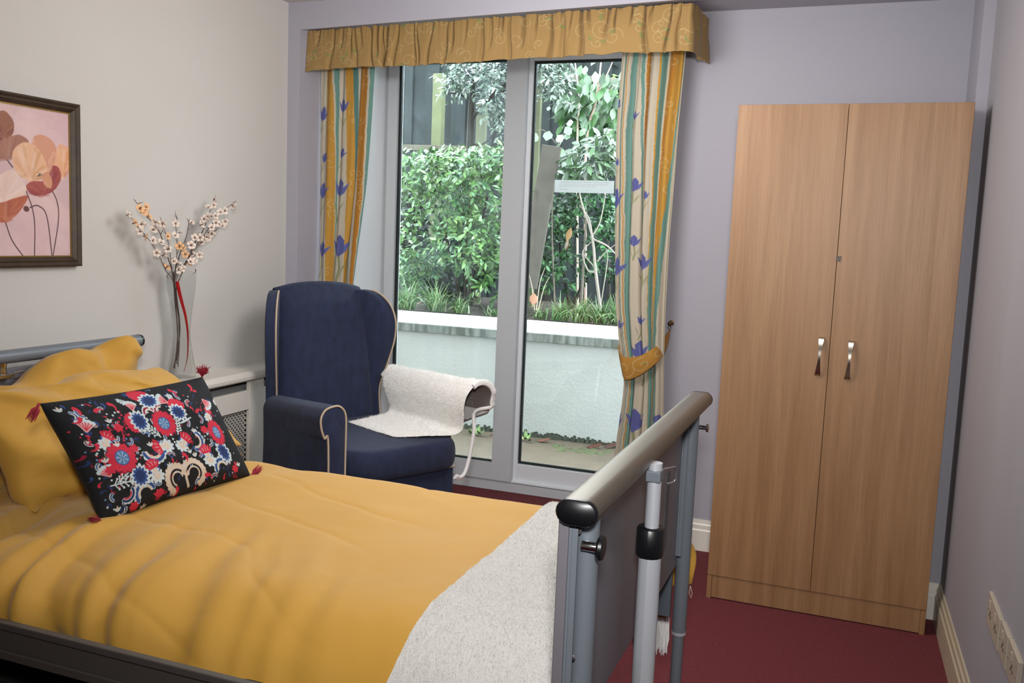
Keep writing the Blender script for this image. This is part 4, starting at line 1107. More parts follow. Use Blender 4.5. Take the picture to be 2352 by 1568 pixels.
ztop = 2.322 + .041 * up; zbot = 2.135 + .010 * sst(.0, .2, up) + .027 * sst(.15, 1, up) - .028 * sst(.075, .06, up) * 0
g = 1 - Tt
r3 = random.Random(77); out = np.zeros_like(S); f3 = fbm(S * 60 + 7, Tt * .7, 2); pos = 0.0
while pos < LP:                                           # gathers: narrow grooves of uneven length, opening into flutes below
    pos += r3.uniform(.010, .042) if r3.random() < .75 else r3.uniform(.05, .085)
    dp = r3.uniform(.012, .030); w_ = r3.uniform(.0028, .0060); ln_ = r3.choice((.45, .6, .8, 1.2, 1.5)); sl = r3.uniform(-.020, .020)
    c_ = pos + sl * Tt + .004 * np.sin(Tt * 5 + pos * 40)
    fade = np.clip((ln_ - Tt) / .35, 0, 1)
    out -= dp * np.exp(-((S - c_) / (w_ * (1 + 1.3 * Tt))) ** 2) * fade
out += .014 * fbm(S * 11 + 3, Tt * 1.2, 2) * Tt + .006 * f3 * g + .028 * Tt * .6
hemw = .006 * fbm(S * 9, S * 0 + 3) + .004 * fbm(S * 25, S * 0 + 9)
f1 = out * 0
Z = ztop * (1 - Tt) + (zbot + hemw) * Tt + (f3 * .006 + f1 * .008) * (Tt < .04)
isr = S >= XP1 - XP0
P = np.stack([np.where(isr, X + out * .8 + .01, X + .008 * f3 * g), np.where(isr, Yb, Yb - out - .012), Z], -1)
pel = grid('pelmet', P, m_cloth, colors=cv.c * .56)
md = pel.modifiers.new('t', 'SOLIDIFY'); md.thickness = .003; md.offset = 0
tag(pel, 'gathered golden pelmet with scroll pattern across the top of the patio door', 'pelmet')

TEAL, CREAM, ORG, BLUE = '#7aa79b', '#dcd2bc', '#c98a34', '#676cae'
def tulip(cv, x, y, s, rot=0, half=0):
    c, sn = math.cos(rot), math.sin(rot)
    def T(px, py): return (x + s * (px * c - py * sn), y + s * (px * sn + py * c))
    cv.line([T(0, .5), T(.1, 1.6), T(-.05, 2.6)], s * .12, '#8d9a62', .8)
    for k in (-1, 1): cv.poly([T(.05 * k, 2.3), T(.45 * k, 1.3), T(.55 * k, .9), T(.25 * k, 1.5)], '#93a064', .75)
    if half != 1: cv.poly([T(0, .75), T(-.42, .35), T(-.62, -.45), T(-.35, -.15), T(-.1, .1)], '#6a70b2')
    if half != -1: cv.poly([T(0, .75), T(.42, .35), T(.66, -.5), T(.35, -.15), T(.1, .1)], '#6f78ba')
    cv.poly([T(0, .8), T(-.28, .3), T(-.3, -.45), T(0, -.8), T(.28, -.4), T(.28, .3)], BLUE)
    cv.line([T(-.08, .5), T(-.1, -.4)], s * .07, '#7f88c8', .7)
def curtain(name, le, re, ztop, zbot, bands, tulips, folds, yc, amp, label, seed, zmid, parent=None):
    """le/re: (z, x) edges; bands: (colour, share at top, share at the tie)"""
    nX, nZ = 300, 620
    W = 1.0; H = ztop - zbot
    cv = Canvas(1.0, 1.0, nX, nZ, CREAM); cv.px = 1 / 300
    zs = ztop - cv.y * H
    lz = np.interp(zs[:, 0], [p[0] for p in le][::-1], [p[1] for p in le][::-1]); rz = np.interp(zs[:, 0], [p[0] for p in re][::-1], [p[1] for p in re][::-1])
    ker = np.ones(31) / 31; pad = lambda a: np.convolve(np.pad(a, 15, mode='edge'), ker, 'valid'); lz, rz = pad(lz), pad(rz)
    wob = .012 * fbm(zs * 9, cv.x * 3) + .007 * fbm(zs * 40, cv.x * 5)
    tm = np.clip((ztop - zs) / (ztop - zmid), 0, 1)
    col = np.zeros(cv.x.shape + (3,)); prev = np.zeros_like(cv.x) - 1
    for cname, a, b_ in bands:
        edge = a * (1 - tm) + b_ * tm + wob * (0 if a > .999 and b_ > .999 else 1)
        m_ = (cv.x > prev) & (cv.x <= np.maximum(edge, prev)) if cname != 'last' else cv.x > prev
        c_ = np.array(lin({'c': CREAM, 't': TEAL, 'T': '#5f8c86', 'o': ORG, 'g': '#d8a347', 'G': '#d0963c', 'y': '#dba85a'}[cname]))
        col[m_] = c_; prev = np.maximum(edge, prev)
    col[cv.x > prev] = lin(CREAM)
    gold = np.abs(col - np.array(lin('#d8a347'))).sum(-1) < 1e-6
    gold |= np.abs(col - np.array(lin(ORG))).sum(-1) < 1e-6
    # pale scrolls on the gold bands, in real proportions
    sc = Canvas(1, 1, 2, 2, '#000000'); sc.x, sc.y = cv.x * np.maximum(rz - lz, .02)[:, None], cv.y * H; sc.px = .0016; sc.c = col.copy(); scrolls(sc, .3, H, 150, seed, .012, .03, '#e9c98e', False)
    col = np.where(gold[..., None], sc.c, col)
    sc.c = col; sc.px = .0012
    for (px, py, s, rot, hf) in tulips:
        p = at(px, py, y=yc); k = np.argmin(np.abs(zs[:, 0] - p[2])); sc.x = cv.x * (rz - lz)[k] + lz[k]; sc.y = -zs
        tulip(sc, p[0], -p[2], s * 2.5, rot, hf)
    # folds
    ph = folds * 2 * PI * cv.x + .8 * fbm(cv.x * 4 + seed, zs * 1.2)
    d = np.sin(ph) + .35 * np.sin(2.3 * ph + 1) + .5 * fbm(cv.x * 9 + seed, zs * 1.4)
    Y = yc + amp * d
    Xp = lz[:, None] + cv.x * (rz - lz)[:, None] + .006 * np.cos(ph) 
    P = np.stack([Xp, Y, zs], -1)
    o = grid(name, P, m_cloth, colors=sc.c * .64)
    md = o.modifiers.new('t', 'SOLIDIFY'); md.thickness = .002; md.offset = 0
    tag(o, label, 'curtain', 'curtains of the patio door')
    return lz, rz
lt = [(742, 262, .020, .3, 0), (790, 243, .020, 0, 0), (747, 362, .014, .4, 0), (788, 352, .014, .4, 0), (742, 438, .022, .2, 0), (783, 432, .026, .1, 0), (742, 572, .022, .2, 0), (781, 565, .028, 0, 0)]
curtain('curtain', [(2.3, -2.536), (2.1, -2.536), (1.14, -2.53), (1.0, -2.52), (.8, -2.51), (0, -2.53)], [(2.3, -2.232), (2.1, -2.240), (1.62, -2.272), (1.14, -2.332), (1.0, -2.35), (.8, -2.35), (0, -2.25)], 2.27, .02,
        [('c', .14, .24), ('g', .24, .42), ('c', .27, .425), ('t', .35, .43), ('c', .50, .70), ('g', .60, .86), ('T', .68, .88), ('c', .755, .93), ('o', .90, .985), ('c', .935, .99), ('t', 1, 1)],
        lt, 3.0, 3.93, .0085, 'cream, gold and teal striped curtain with blue tulips, behind the blue armchair', 4, 1.12)
rt = [(1413, 240, .013, .5, 0), (1416, 372, .010, 0, 0), (1413, 455, .024, .15, 0), (1417, 612, .024, .2, 0), (1425, 745, .012, 0, 0), (1460, 265, .012, .1, 0), (1460, 425, .016, .1, 0), (1485, 448, .010, 0, 0), (1458, 553, .013, 0, 0), (1478, 602, .020, 0, 0), (1472, 735, .014, .2, 0), (1470, 805, .024, 0, 0), (1458, 965, .028, 0, 0), (1412, 965, .022, .3, 0), (1510, 962, .012, .2, 0)]
zR = [2.3, 1.875, 1.38, 1.11, .917, .80, .70, .458, 0]
curtain('curtain', list(zip(zR, [-1.045, -1.057, -1.036, -1.020, -.990, -.962, -.962, -.985, -1.01])), list(zip(zR, [-.755, -.772, -.781, -.780, -.776, -.770, -.765, -.752, -.735])), 2.27, .02,
        [('c', .073, .148), ('t', .11, .155), ('c', .135, .170), ('y', .145, .182), ('c', .178, .187), ('t', .246, .302), ('c', .346, .527), ('t', .382, .53), ('c', .40, .54), ('o', .445, .55), ('c', .617, .626), ('g', .64, .63), ('t', .707, .67), ('c', .785, .68), ('o', .869, .70), ('g', .974, .747), ('t', 1.0, .813), ('c', 1.0, 1.0)],
        rt, 4.5, 3.985, .011, 'cream, gold and teal striped curtain with blue tulips, held by a mustard tieback', 12, .95)
# tieback and hook
top = [(1539, 757), (1521, 779), (1500, 800), (1470, 817), (1441, 820), (1428, 815), (1421, 800), (1422, 791)]
bot = [(1537, 774), (1528, 805), (1512, 828), (1487, 850), (1460, 866), (1436, 871), (1428, 845), (1424, 815)]
ysd = [4.10, 4.03, 3.95, 3.935, 3.935, 3.94, 3.965, 3.99]
tp = smooth_open([at(x, y, y=d) for (x, y), d in zip(top, ysd)], 90); bt = smooth_open([at(x, y, y=d) for (x, y), d in zip(bot, ysd)], 90)
tp, bt = np.array(tp), np.array(bt); k = np.linspace(0, 1, 40)[:, None, None]
P = tp[None] * (1 - k) + bt[None] * k; P[..., 1] -= .006 * np.sin(PI * k[..., 0])
cv = Canvas(.27, .08, 91, 40, '#bd8a3c'); cv.px = .002
for x, y, r, sg in ((.06, .04, .03, 1), (.12, .045, .034, -1), (.18, .042, .034, 1)): cv.spiral(x, y, r, .0026, '#dcc08a', 1.4, .6, sg, .7)
cv.ell(.112, .045, .005, .004, '#7d9050')
tb = grid('tieback', P, m_cloth, colors=cv.c * .7); md = tb.modifiers.new('t', 'SOLIDIFY'); md.thickness = .005; md.offset = 0
tag(tb, 'mustard fabric tieback looped round the curtain by the lavender wall', 'tieback')
m_brass = mat('aged_brass', '#5d4426', .35, .8)
hk = thing('curtain_hook', 'small brass tieback hook on the lavender wall', 'hook', (-.787, 4.13, 1.03))
o = MB().lathe([(.012, 0), (.012, -.003), (.004, -.006), (.004, -.022), (.009, -.026), (.0105, -.033), (.008, -.041), (.003, -.044)], (0, 0, 0), 20, 'y').build('knob', m_brass); o.location = (-.785, 4.13, 1.035); keep(o, hk)
o = MB().tube([at(1537, 745, y=4.10), at(1534, 752, y=4.10), at(1537, 758, y=4.10), at(1541, 752, y=4.10), at(1539, 746, y=4.10)], .0016, 6).build('ring', m_brass); keep(o, hk)

# ================================================================== WARDROBE
m_oak, nt, b = new_mat('oak_veneer')
N, L = nt.nodes, nt.links
tc = N.new('ShaderNodeTexCoord'); mp = N.new('ShaderNodeMapping'); mp.inputs['Scale'].default_value = (26, 26, 1.1)
n1 = N.new('ShaderNodeTexNoise'); n1.inputs['Scale'].default_value = 1.0; n1.inputs['Detail'].default_value = 5; n1.inputs['Distortion'].default_value = .6
mp2 = N.new('ShaderNodeMapping'); mp2.inputs['Scale'].default_value = (150, 150, 5)
n2 = N.new('ShaderNodeTexNoise'); n2.inputs['Scale'].default_value = 1.4; n2.inputs['Detail'].default_value = 4
cr = N.new('ShaderNodeValToRGB'); cr.color_ramp.elements[0].position = .30; cr.color_ramp.elements[0].color = (*lin(dim('#a0764e', .74)), 1); cr.color_ramp.elements[1].position = .72; cr.color_ramp.elements[1].color = (*lin(dim('#b48b63', .76)), 1)
cr2 = N.new('ShaderNodeValToRGB'); cr2.color_ramp.elements[0].position = .36; cr2.color_ramp.elements[0].color = (.74, .74, .74, 1); cr2.color_ramp.elements[1].position = .58; cr2.color_ramp.elements[1].color = (1, 1, 1, 1)
mx = N.new('ShaderNodeMix'); mx.data_type = 'RGBA'; mx.blend_type = 'MULTIPLY'; mx.inputs[0].default_value = .38
L.new(tc.outputs['Object'], mp.inputs[0]); L.new(tc.outputs['Object'], mp2.inputs[0]); L.new(mp.outputs[0], n1.inputs['Vector']); L.new(mp2.outputs[0], n2.inputs['Vector'])
L.new(n1.outputs[0], cr.inputs[0]); L.new(n2.outputs[0], cr2.inputs[0]); L.new(cr.outputs[0], mx.inputs[6]); L.new(cr2.outputs[0], mx.inputs[7]); L.new(mx.outputs[2], b.inputs['Base Color'])
b.inputs['Roughness'].default_value = .44; b.inputs['Specular IOR Level'].default_value = .5
bpn = N.new('ShaderNodeBump'); bpn.inputs['Strength'].default_value = .12; bpn.inputs['Distance'].default_value = .004; L.new(n2.outputs[0], bpn.inputs['Height']); L.new(bpn.outputs[0], b.inputs['Normal'])
WX0, WX1, WYf, WYb, WH, GAP = -.474, .3235, 3.568, 4.108, 1.920, -.0845
wd = thing('wardrobe', 'tall two-door oak veneer wardrobe in the alcove right of the patio door', 'wardrobe', (-.075, WYf, 0))
def wp(name, box, m=m_oak, bevel=.0012): return keep(plank(name, box, m, bevel=bevel), wd)
mb = MB(); yf = WYf + .019
mb.box(WX0, WX0 + .018, yf, WYb, 0, WH); mb.box(WX1 - .018, WX1, yf, WYb, 0, WH); mb.box(WX0 + .018, WX1 - .018, yf, WYb, WH - .018, WH); mb.box(WX0 + .018, WX1 - .018, WYb - .006, WYb, .02, WH - .018); mb.box(WX0 + .018, WX1 - .018, yf, WYb - .006, .08, .096)
keep(mb.build('carcass', m_oak, bevel=.001), wd)
wp('side_foot', (WX0, WX0 + .018, WYf + .001, WYf + .019, 0, .0925)); wp('side_foot', (WX1 - .018, WX1, WYf + .001, WYf + .019, 0, .0925))
wp('plinth', (WX0 + .0185, WX1 - .0185, WYf + .004, WYf + .019, .004, .093))
for nm, a, b_, hx, hz in (('l', WX0, GAP - .0008, -.1175, 1.0), ('r', GAP + .0008, WX1, -.0130, .9945)):
    d = wp('door', (a, b_, WYf, WYf + .018, .0955, WH))
    # twisted bow handle
    ring = []
    for i in range(25):
        t = i / 24; z = hz + .072 - .144 * t; w = .0042 + .0075 * abs(2 * t - 1) ** 1.6; an = -.5 + 1.0 * t
        off = WYf - .004 - .022 * math.sin(PI * t) ** .7; th = .0022
        cx, sx = math.cos(an), math.sin(an)
        lean = .0028 * (1 - 2 * t)
        ring.append([(hx + lean + w * cx * u - th * sx * v, off + w * sx * u * .6 + th * cx * v, z) for u, v in ((-1, -1), (1, -1), (1, 1), (-1, 1))])
    h = MB().loft(ring).build('handle', mat('brushed_nickel', '#b9b3a6', .22, 1.0), angle=60); sub(h, d)
    if nm == 'l':
        k = at(1926, 594, y=WYf)
        mb = MB(); mb.box(k[0] - .009, k[0] + .009, WYf - .003, WYf, k[2] - .010, k[2] + .010)
        lk = mb.build('lock_plate', mat('hammered_tin', '#b5aca0', .3, .9, bump=1.0, bscale=350), bevel=.001); sub(lk, d)

# ================================================================== WALL SOCKETS
m_sock = mat('ivory_plastic', '#b9ae9e', .35)
m_sock2 = mat('ivory_plastic_pale', '#b3a898', .35); m_hole = mat('socket_slot', '#241f1c', .6)
def socket(yf_, yn, zt, zb, label, n):
    wx = wall_x((yf_ + yn) / 2); t = thing('wall_socket', label, 'socket', (wx, (yf_ + yn) / 2, (zt + zb) / 2), 'power sockets on the right wall')
    w = yf_ - yn; h = zt - zb
    mb = MB(); mb.box(-.010, .002, -w / 2, w / 2, -h / 2, h / 2); mb.build('plate', m_sock2, t, bevel=.003)
    for k in range(n):
        cy = (k - (n - 1) / 2) * w * .46
        MB().box(-.0128, -.009, cy - .006 + .012, cy + .006 + .012, h * .12, h * .36).build('switch', m_sock2, t, bevel=.001)
        for dy, dz in ((0, .02), (-.011, -.10), (.011, -.10)):
            MB().box(-.0106, -.0095, cy + dy - .0032, cy + dy + .0032, h * dz - .004, h * dz + .004).build('pin_slot', m_hole, t, smooth=False)
    for s in (-1, 1):
        o = MB().lathe([(.0028, 0), (.0028, -.0012), (.001, -.0018)], (0, 0, 0), 10, 'x').build('screw', m_chrome, t); o.location = (-.010, s * w * .40, 0)
wxs = .392
a = at(2271, 1363, x=wxs); b_ = at(2297, 1413, x=wxs); c = at(2281, 1494, x=wxs)
zt = (a[2] + b_[2]) / 2; zb = zt - .086
socket(a[1], b_[1], zt, zb, 'white double wall socket on the right wall, nearest the wardrobe', 2)
a2 = at(2311, 1462, x=wxs); socket(b_[1] - .004, a2[1], zt, zb, 'middle one of the three white sockets on the right wall', 1)
a3 = at(2333, 1513, x=wxs); socket(a2[1] - .004, a3[1], zt, zb, 'white socket on the right wall, nearest the camera', 1)
# ================================================================== GARDEN BEYOND THE DOOR
m_conc = mat('weathered_render', dim('#bebdb8', .74), .9, var=.08, vscale=3, bump=.3, bscale=60)
m_cop = mat('white_coping', '#f3f1ee', .8, var=.02, vscale=6)
m_pat = mat('mossy_paving', dim('#6b5a45', .42), .9, var=.22, vscale=9, bump=.5, bscale=40)
m_soil = mat('dark_soil', '#2e241c', 1.0, var=.3, vscale=20, bump=.6, bscale=30)
struct(plank('patio_ground', (-7, 2, 4.62, 6.30, -.20, -.055), m_pat))
struct(plank('soil_ground', (-9, 3, 6.42, 12, .45, .765), m_soil))
gw = thing('garden_wall', 'white rendered retaining wall with pale coping across the patio', 'wall', (-2.4, 6.3, -.055))
keep(plank('wall_body', (-7, 2, 6.225, 6.47, -.06, .70), m_conc, bevel=.01), gw)
keep(plank('coping', (-7, 2, 6.205, 6.50, .705, .772), m_cop, bevel=.008), gw)
# algae-stained drip edge under the coping
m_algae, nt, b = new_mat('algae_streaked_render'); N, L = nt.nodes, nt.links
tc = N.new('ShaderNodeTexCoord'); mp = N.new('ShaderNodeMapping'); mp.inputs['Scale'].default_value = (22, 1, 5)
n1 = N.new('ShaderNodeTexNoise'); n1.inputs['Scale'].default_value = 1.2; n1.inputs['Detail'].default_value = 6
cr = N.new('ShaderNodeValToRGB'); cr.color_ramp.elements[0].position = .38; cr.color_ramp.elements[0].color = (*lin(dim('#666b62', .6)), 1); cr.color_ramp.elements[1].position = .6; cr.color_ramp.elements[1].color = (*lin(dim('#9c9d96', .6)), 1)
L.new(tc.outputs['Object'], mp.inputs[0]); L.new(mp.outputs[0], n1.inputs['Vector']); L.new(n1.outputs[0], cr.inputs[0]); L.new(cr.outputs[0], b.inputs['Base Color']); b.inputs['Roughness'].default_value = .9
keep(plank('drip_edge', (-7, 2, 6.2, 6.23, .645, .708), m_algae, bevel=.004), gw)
m_moss = mat('dark_moss', dim('#3d4030', .4), 1, var=.4, vscale=30, bump=.8, bscale=60)
mb = MB(); r2 = random.Random(2)
for k in range(200):
    x = -4.2 + 3.4 * k / 199; w = .02; h = r2.uniform(.012, .034)
    mb.hexa([(x, 6.226, -.055), (x + w, 6.226, -.055), (x + w, 6.226 - h * 1.4, -.055), (x, 6.226 - h * 1.4, -.055)], [(x, 6.227, -.055 + h * 1.5), (x + w, 6.227, -.055 + h * 1.5), (x + w, 6.221, -.055 + h), (x, 6.221, -.055 + h)])
mo = keep(mb.build('moss_line', m_moss, smooth=False), gw)

m_leaf = mat('leaf', '#fff', .30, attr='Col', spec=.45)
_b = m_leaf.node_tree.nodes['Principled BSDF']; _b.inputs['Subsurface Weight'].default_value = 0
def leaf_mesh(name, items, parent=None, m=None, k=.36):
    """items: (base, direction, side, length, width, colour, fold)"""
    B = np.array([i[0] for i in items], float); D = np.array([i[1] for i in items], float); Sd = np.array([i[2] for i in items], float)
    Ln = np.array([i[3] for i in items])[:, None]; Wd = np.array([i[4] for i in items])[:, None]; Cc = np.array([lin(i[5]) for i in items]) * k * np.clip(np.exp(rng.normal(0, .42, (len(items), 1))), .3, 2.2)
    Fo = np.array([i[6] for i in items])[:, None]
    D /= np.linalg.norm(D, axis=1, keepdims=True) + 1e-9; Nn = np.cross(Sd, D); Nn /= np.linalg.norm(Nn, axis=1, keepdims=True) + 1e-9; Sd = np.cross(D, Nn)
    pts = [(0, 0, 0), (.3, .42, 0), (.62, .44, -.06), (1, 0, -.16), (.62, -.44, -.06), (.3, -.42, 0), (.35, 0, -1), (.7, 0, -1.05)]
    V = []
    for a, s_, c in pts:
        if c <= -1: V.append(B + D * Ln * a - Nn * Wd * Fo * .5 + Nn * Ln * (-.05 if a > .5 else 0))
        else: V.append(B + D * Ln * a + Sd * Wd * s_ + Nn * Ln * c)
    V = np.stack(V, 1); n = len(items)
    tri = np.array([(0, 6, 1), (1, 6, 2), (2, 6, 7), (2, 7, 3), (0, 5, 6), (5, 4, 6), (4, 7, 6), (4, 3, 7)])
    T = (np.arange(n)[:, None, None] * 8 + tri[None]).reshape(-1, 3)
    me = bpy.data.meshes.new(name); me.vertices.add(n * 8); me.vertices.foreach_set('co', V.astype(np.float32).ravel())
    me.loops.add(len(T) * 3); me.loops.foreach_set('vertex_index', T.astype(np.int32).ravel()); me.polygons.add(len(T))
    me.polygons.foreach_set('loop_start', (np.arange(len(T)) * 3).astype(np.int32)); me.polygons.foreach_set('use_smooth', np.ones(len(T), bool)); me.update(calc_edges=True)
    ca = me.color_attributes.new('Col', 'FLOAT_COLOR', 'POINT'); cc = np.ones((n, 8, 4), np.float32); cc[..., :3] = Cc[:, None]; ca.data.foreach_set('color', cc.ravel())
    o = bpy.data.objects.new(name, me); COL.objects.link(o); me.materials.append(m or m_leaf)
    if parent: keep(o, parent)
    return o
def bush_items(rr, centres, n, ln, wd, cols, droop=0.1, cl=9, spread=.085, fold=.3):
    """leaves in sprays; centres: (x, y, z, rx, ry, rz, weight)"""
    it = []; wts = [c[6] for c in centres]
    for _ in range(n // cl):
        c = rr.choices(centres, wts)[0]
        d = unit([rr.gauss(0, 1), rr.gauss(-.5, 1), rr.gauss(.25, 1)]); r = rr.uniform(.55, 1.0) ** .5
        p = np.array(c[:3]) + d * np.array(c[3:6]) * r
        ax = unit(d * .7 + np.array([rr.gauss(0, .5), rr.gauss(-.2, .4), rr.gauss(.15, .5)])); tone = rr.choice(cols)
        for k in range(cl):
            t = k / cl; b0 = p + ax * spread * (t - .5) * 2; sd = unit(np.cross(ax, [rr.gauss(0, 1), rr.gauss(0, 1), rr.gauss(0, 1)]))
            dd = unit(ax * .6 + sd * rr.choice((-1, 1)) * .9 + np.array([0, 0, -droop]))
            it.append((b0, dd, unit(np.cross(dd, [rr.gauss(0, .5), rr.gauss(-.6, .4), 1])), ln * rr.uniform(.7, 1.25), wd * rr.uniform(.8, 1.2), tone if rr.random() < .75 else rr.choice(cols), fold))
    return it
m_bark = mat('grey_bark', '#6f655c', .9, var=.2, vscale=30, bump=.4, bscale=80)
m_barkd = mat('dark_bark', '#2f2a26', .95, var=.2, vscale=30)
rr = random.Random(31)
def A(px, py, Y): return at(px, py, y=Y)
def blob(px, py, Y, rpx, rpy, w=1, ry=.25):
    p = A(px, py, Y); s = Y / 2099 * .97
    return (*p, rpx * s, ry, rpy * s, w)
def stems(parent, lst, m=None, name='stem'):
    mb = MB()
    for pts, r in lst: mb.tube(smooth_open(pts, 10), [r * (1 - .55 * i / 10) for i in range(11)], 7)
    keep(mb.build(name, m or m_bark), parent)
G0 = .755
# the big glossy shrub behind the left pane
Ys = 7.0
t = thing('leafy_shrub', 'large bright green glossy shrub filling the left door pane above the coping', 'shrub', tuple(A(1045, 690, Ys)[:2]) + (G0,))
cs = [blob(960, 520, Ys, 75, 170, 1.2), blob(1060, 430, Ys, 95, 100, 1.5), blob(1140, 450, Ys, 70, 130, 1.3), blob(1080, 560, Ys - .1, 110, 80, 1.3), blob(1000, 400, Ys + .1, 60, 60, .7), blob(1130, 640, Ys, 50, 60, .4), blob(940, 390, Ys, 25, 40, .25), blob(970, 610, Ys, 60, 60, .45)]
leaf_mesh('foliage', bush_items(rr, cs, 5200, .062, .028, ['#7fb561', '#8fc46e', '#6ba455', '#a3cc7c', '#5b9450', '#98c98a', '#7ab07a'], .15), t)
stems(t, [([A(1060, 720, Ys), A(1040, 600, Ys), A(1000, 470, Ys)], .02), ([A(1070, 720, Ys), A(1090, 590, Ys), A(1120, 450, Ys)], .02), ([A(1050, 720, Ys), A(970, 600, Ys), A(930, 420, Ys)], .014), ([A(1065, 720, Ys), A(1075, 560, Ys), A(1060, 380, Ys)], .014)], m_barkd)
# dark shrub low on the right
Y2 = 7.15
t = thing('leafy_shrub', 'dark green shrub low behind the right pane, below the paper notice', 'shrub', tuple(A(1310, 690, Y2)[:2]) + (G0,))
cs = [blob(1270, 520, Y2, 60, 70, 1), blob(1350, 490, Y2, 90, 60, 1.2), blob(1400, 560, Y2, 50, 100, .9), blob(1290, 620, Y2, 80, 60, .8), blob(1235, 600, Y2, 35, 80, .5)]
leaf_mesh('foliage', bush_items(rr, cs, 2400, .055, .026, ['#4d8750', '#3f7446', '#5c9a58', '#35603e', '#6aa565'], .15), t)
stems(t, [([A(1310, 710, Y2), A(1290, 600, Y2), A(1280, 500, Y2)], .016), ([A(1315, 710, Y2), A(1360, 590, Y2), A(1390, 500, Y2)], .014)], m_barkd)
# dark shrub added at the back of the bed, shade in its leaf colours
Y9 = 7.45
t = thing('dark_backing_shrub', 'added very dark shrub with shade in its leaf colour, low behind the bright glossy shrub', 'shrub', tuple(A(1050, 690, Y9)[:2]) + (G0,))
cs = [blob(1020, 620, Y9, 150, 80, 1, .15), blob(1100, 540, Y9, 90, 100, .8, .15), blob(940, 540, Y9, 50, 120, .6, .15)]
leaf_mesh('foliage', bush_items(rr, cs, 2600, .08, .045, ['#2f4a34', '#28402e', '#3a583c'], .2), t)
stems(t, [([A(1040, 720, Y9), A(1030, 620, Y9), A(1000, 520, Y9)], .02), ([A(1050, 720, Y9), A(1090, 620, Y9), A(1110, 500, Y9)], .02)], m_barkd)
# pale shrub above the notice
Y3 = 6.95
t = thing('pale_leaf_shrub', 'silvery pale leaved shrub just above the paper notice', 'shrub', tuple(A(1350, 420, Y3)[:2]) + (G0,))
cs = [blob(1345, 375, Y3, 60, 40, 1.2), blob(1390, 350, Y3, 30, 40, .7), blob(1320, 400, Y3, 40, 20, .5)]
leaf_mesh('foliage', bush_items(rr, cs, 420, .095, .040, ['#b9d3b0', '#a5c79c', '#cfe0cb', '#8fb884', '#7fae72'], .4, cl=6), t, k=.22)
stems(t, [([A(1335, 700, Y3), A(1345, 520, Y3), A(1350, 390, Y3)], .012), ([A(1350, 430, Y3), A(1380, 390, Y3), A(1400, 330, Y3)], .008)])
# grey-leaved tree at the top
Y4 = 7.5
t = thing('grey_leaf_tree', 'small tree with grey green sprays and a dark trunk behind the centre stile', 'tree', tuple(A(1085, 330, Y4)[:2]) + (G0,))
cs = [blob(1090, 180, Y4, 75, 40, 1), blob(1150, 220, Y4, 60, 70, 1.1), blob(1250, 175, Y4 - .1, 60, 50, 1.2), blob(1290, 200, Y4 - .1, 30, 50, .6), blob(1040, 200, Y4, 30, 25, .25), blob(1180, 300, Y4, 40, 50, .5), blob(1110, 130, Y4, 120, 30, .7), blob(1240, 130, Y4, 90, 30, .7)]
leaf_mesh('crown', bush_items(rr, cs, 3000, .058, .024, ['#a9c0ab', '#bccdbb', '#93af98', '#c9d6c8', '#84a58a'], .3), t, k=.27)
stems(t, [([A(1075, 700, Y4), A(1078, 420, Y4), A(1082, 260, Y4), A(1090, 170, Y4)], .045), ([A(1080, 275, Y4), A(1120, 230, Y4), A(1165, 190, Y4)], .022), ([A(1084, 230, Y4), A(1050, 215, Y4), A(1020, 215, Y4)], .012), ([A(1150, 210, Y4), A(1210, 170, Y4), A(1270, 150, Y4)], .016), ([A(1080, 330, Y4), A(1110, 330, Y4), A(1150, 290, Y4)], .012)], m_barkd, 'trunk')
# broad-leaf climber on the right
Y5 = 7.9
t = thing('broad_leaf_climber', 'climber with broad hanging green leaves beside the right curtain', 'climber', tuple(A(1370, 300, Y5)[:2]) + (G0,))
it = []
for k in range(230):
    px, py = rr.uniform(1285, 1440), rr.gauss(235, 38); p = A(px, py, Y5 + rr.uniform(-.2, .2))
    d = unit([rr.gauss(0, .35), -.3, -1 + rr.gauss(0, .3)]); it.append((p, d, unit([1, rr.gauss(0, .4), rr.gauss(0, .3)]), rr.uniform(.10, .15), rr.uniform(.06, .085), rr.choice(['#6fae5f', '#84bf72', '#5a984e', '#93c98c', '#a9d29b']), .15))
leaf_mesh('foliage', it, t, k=.23)
stems(t, [([A(1400, 700, Y5), A(1390, 400, Y5), A(1370, 220, Y5)], .018), ([A(1330, 250, Y5), A(1370, 230, Y5), A(1430, 215, Y5)], .01)], m_barkd)
# large pale leaves trailing from the left of the right pane
Y6 = 6.9
t = thing('trailing_vine', 'vine with a few very large pale leaves at the left of the right pane', 'vine', tuple(A(1285, 330, Y6)[:2]) + (G0,))
it = []
for px, py, L_, W_, dx, dz in ((1232, 305, .10, .09, -.3, -1), (1262, 300, .10, .085, -.1, -1), (1280, 310, .10, .08, .7, -.7), (1315, 295, .085, .08, -.6, -.4), (1330, 300, .09, .08, .8, -.4), (1292, 340, .085, .085, -.2, -1), (1300, 285, .09, .06, 1, .1), (1303, 305, .07, .06, .1, -1), (1215, 250, .07, .05, 1, -.1), (1255, 248, .055, .04, 1, -.3), (1400, 330, .11, .04, -.6, -1), (1320, 330, .08, .07, .5, -.6)):
    it.append((A(px, py, Y6), (dx, -.45, dz), unit([dz * -1, .2, dx]), L_, W_, rr.choice(['#a5c69a', '#98bd88', '#b3d0a9']), .12))
leaf_mesh('foliage', it, t, k=.23)
stems(t, [([A(1275, 720, Y6), A(1268, 500, Y6), A(1280, 340, Y6)], .008), ([A(1280, 340, Y6), A(1300, 300, Y6), A(1335, 292, Y6)], .004), ([A(1278, 330, Y6), A(1250, 300, Y6), A(1222, 300, Y6)], .004)])
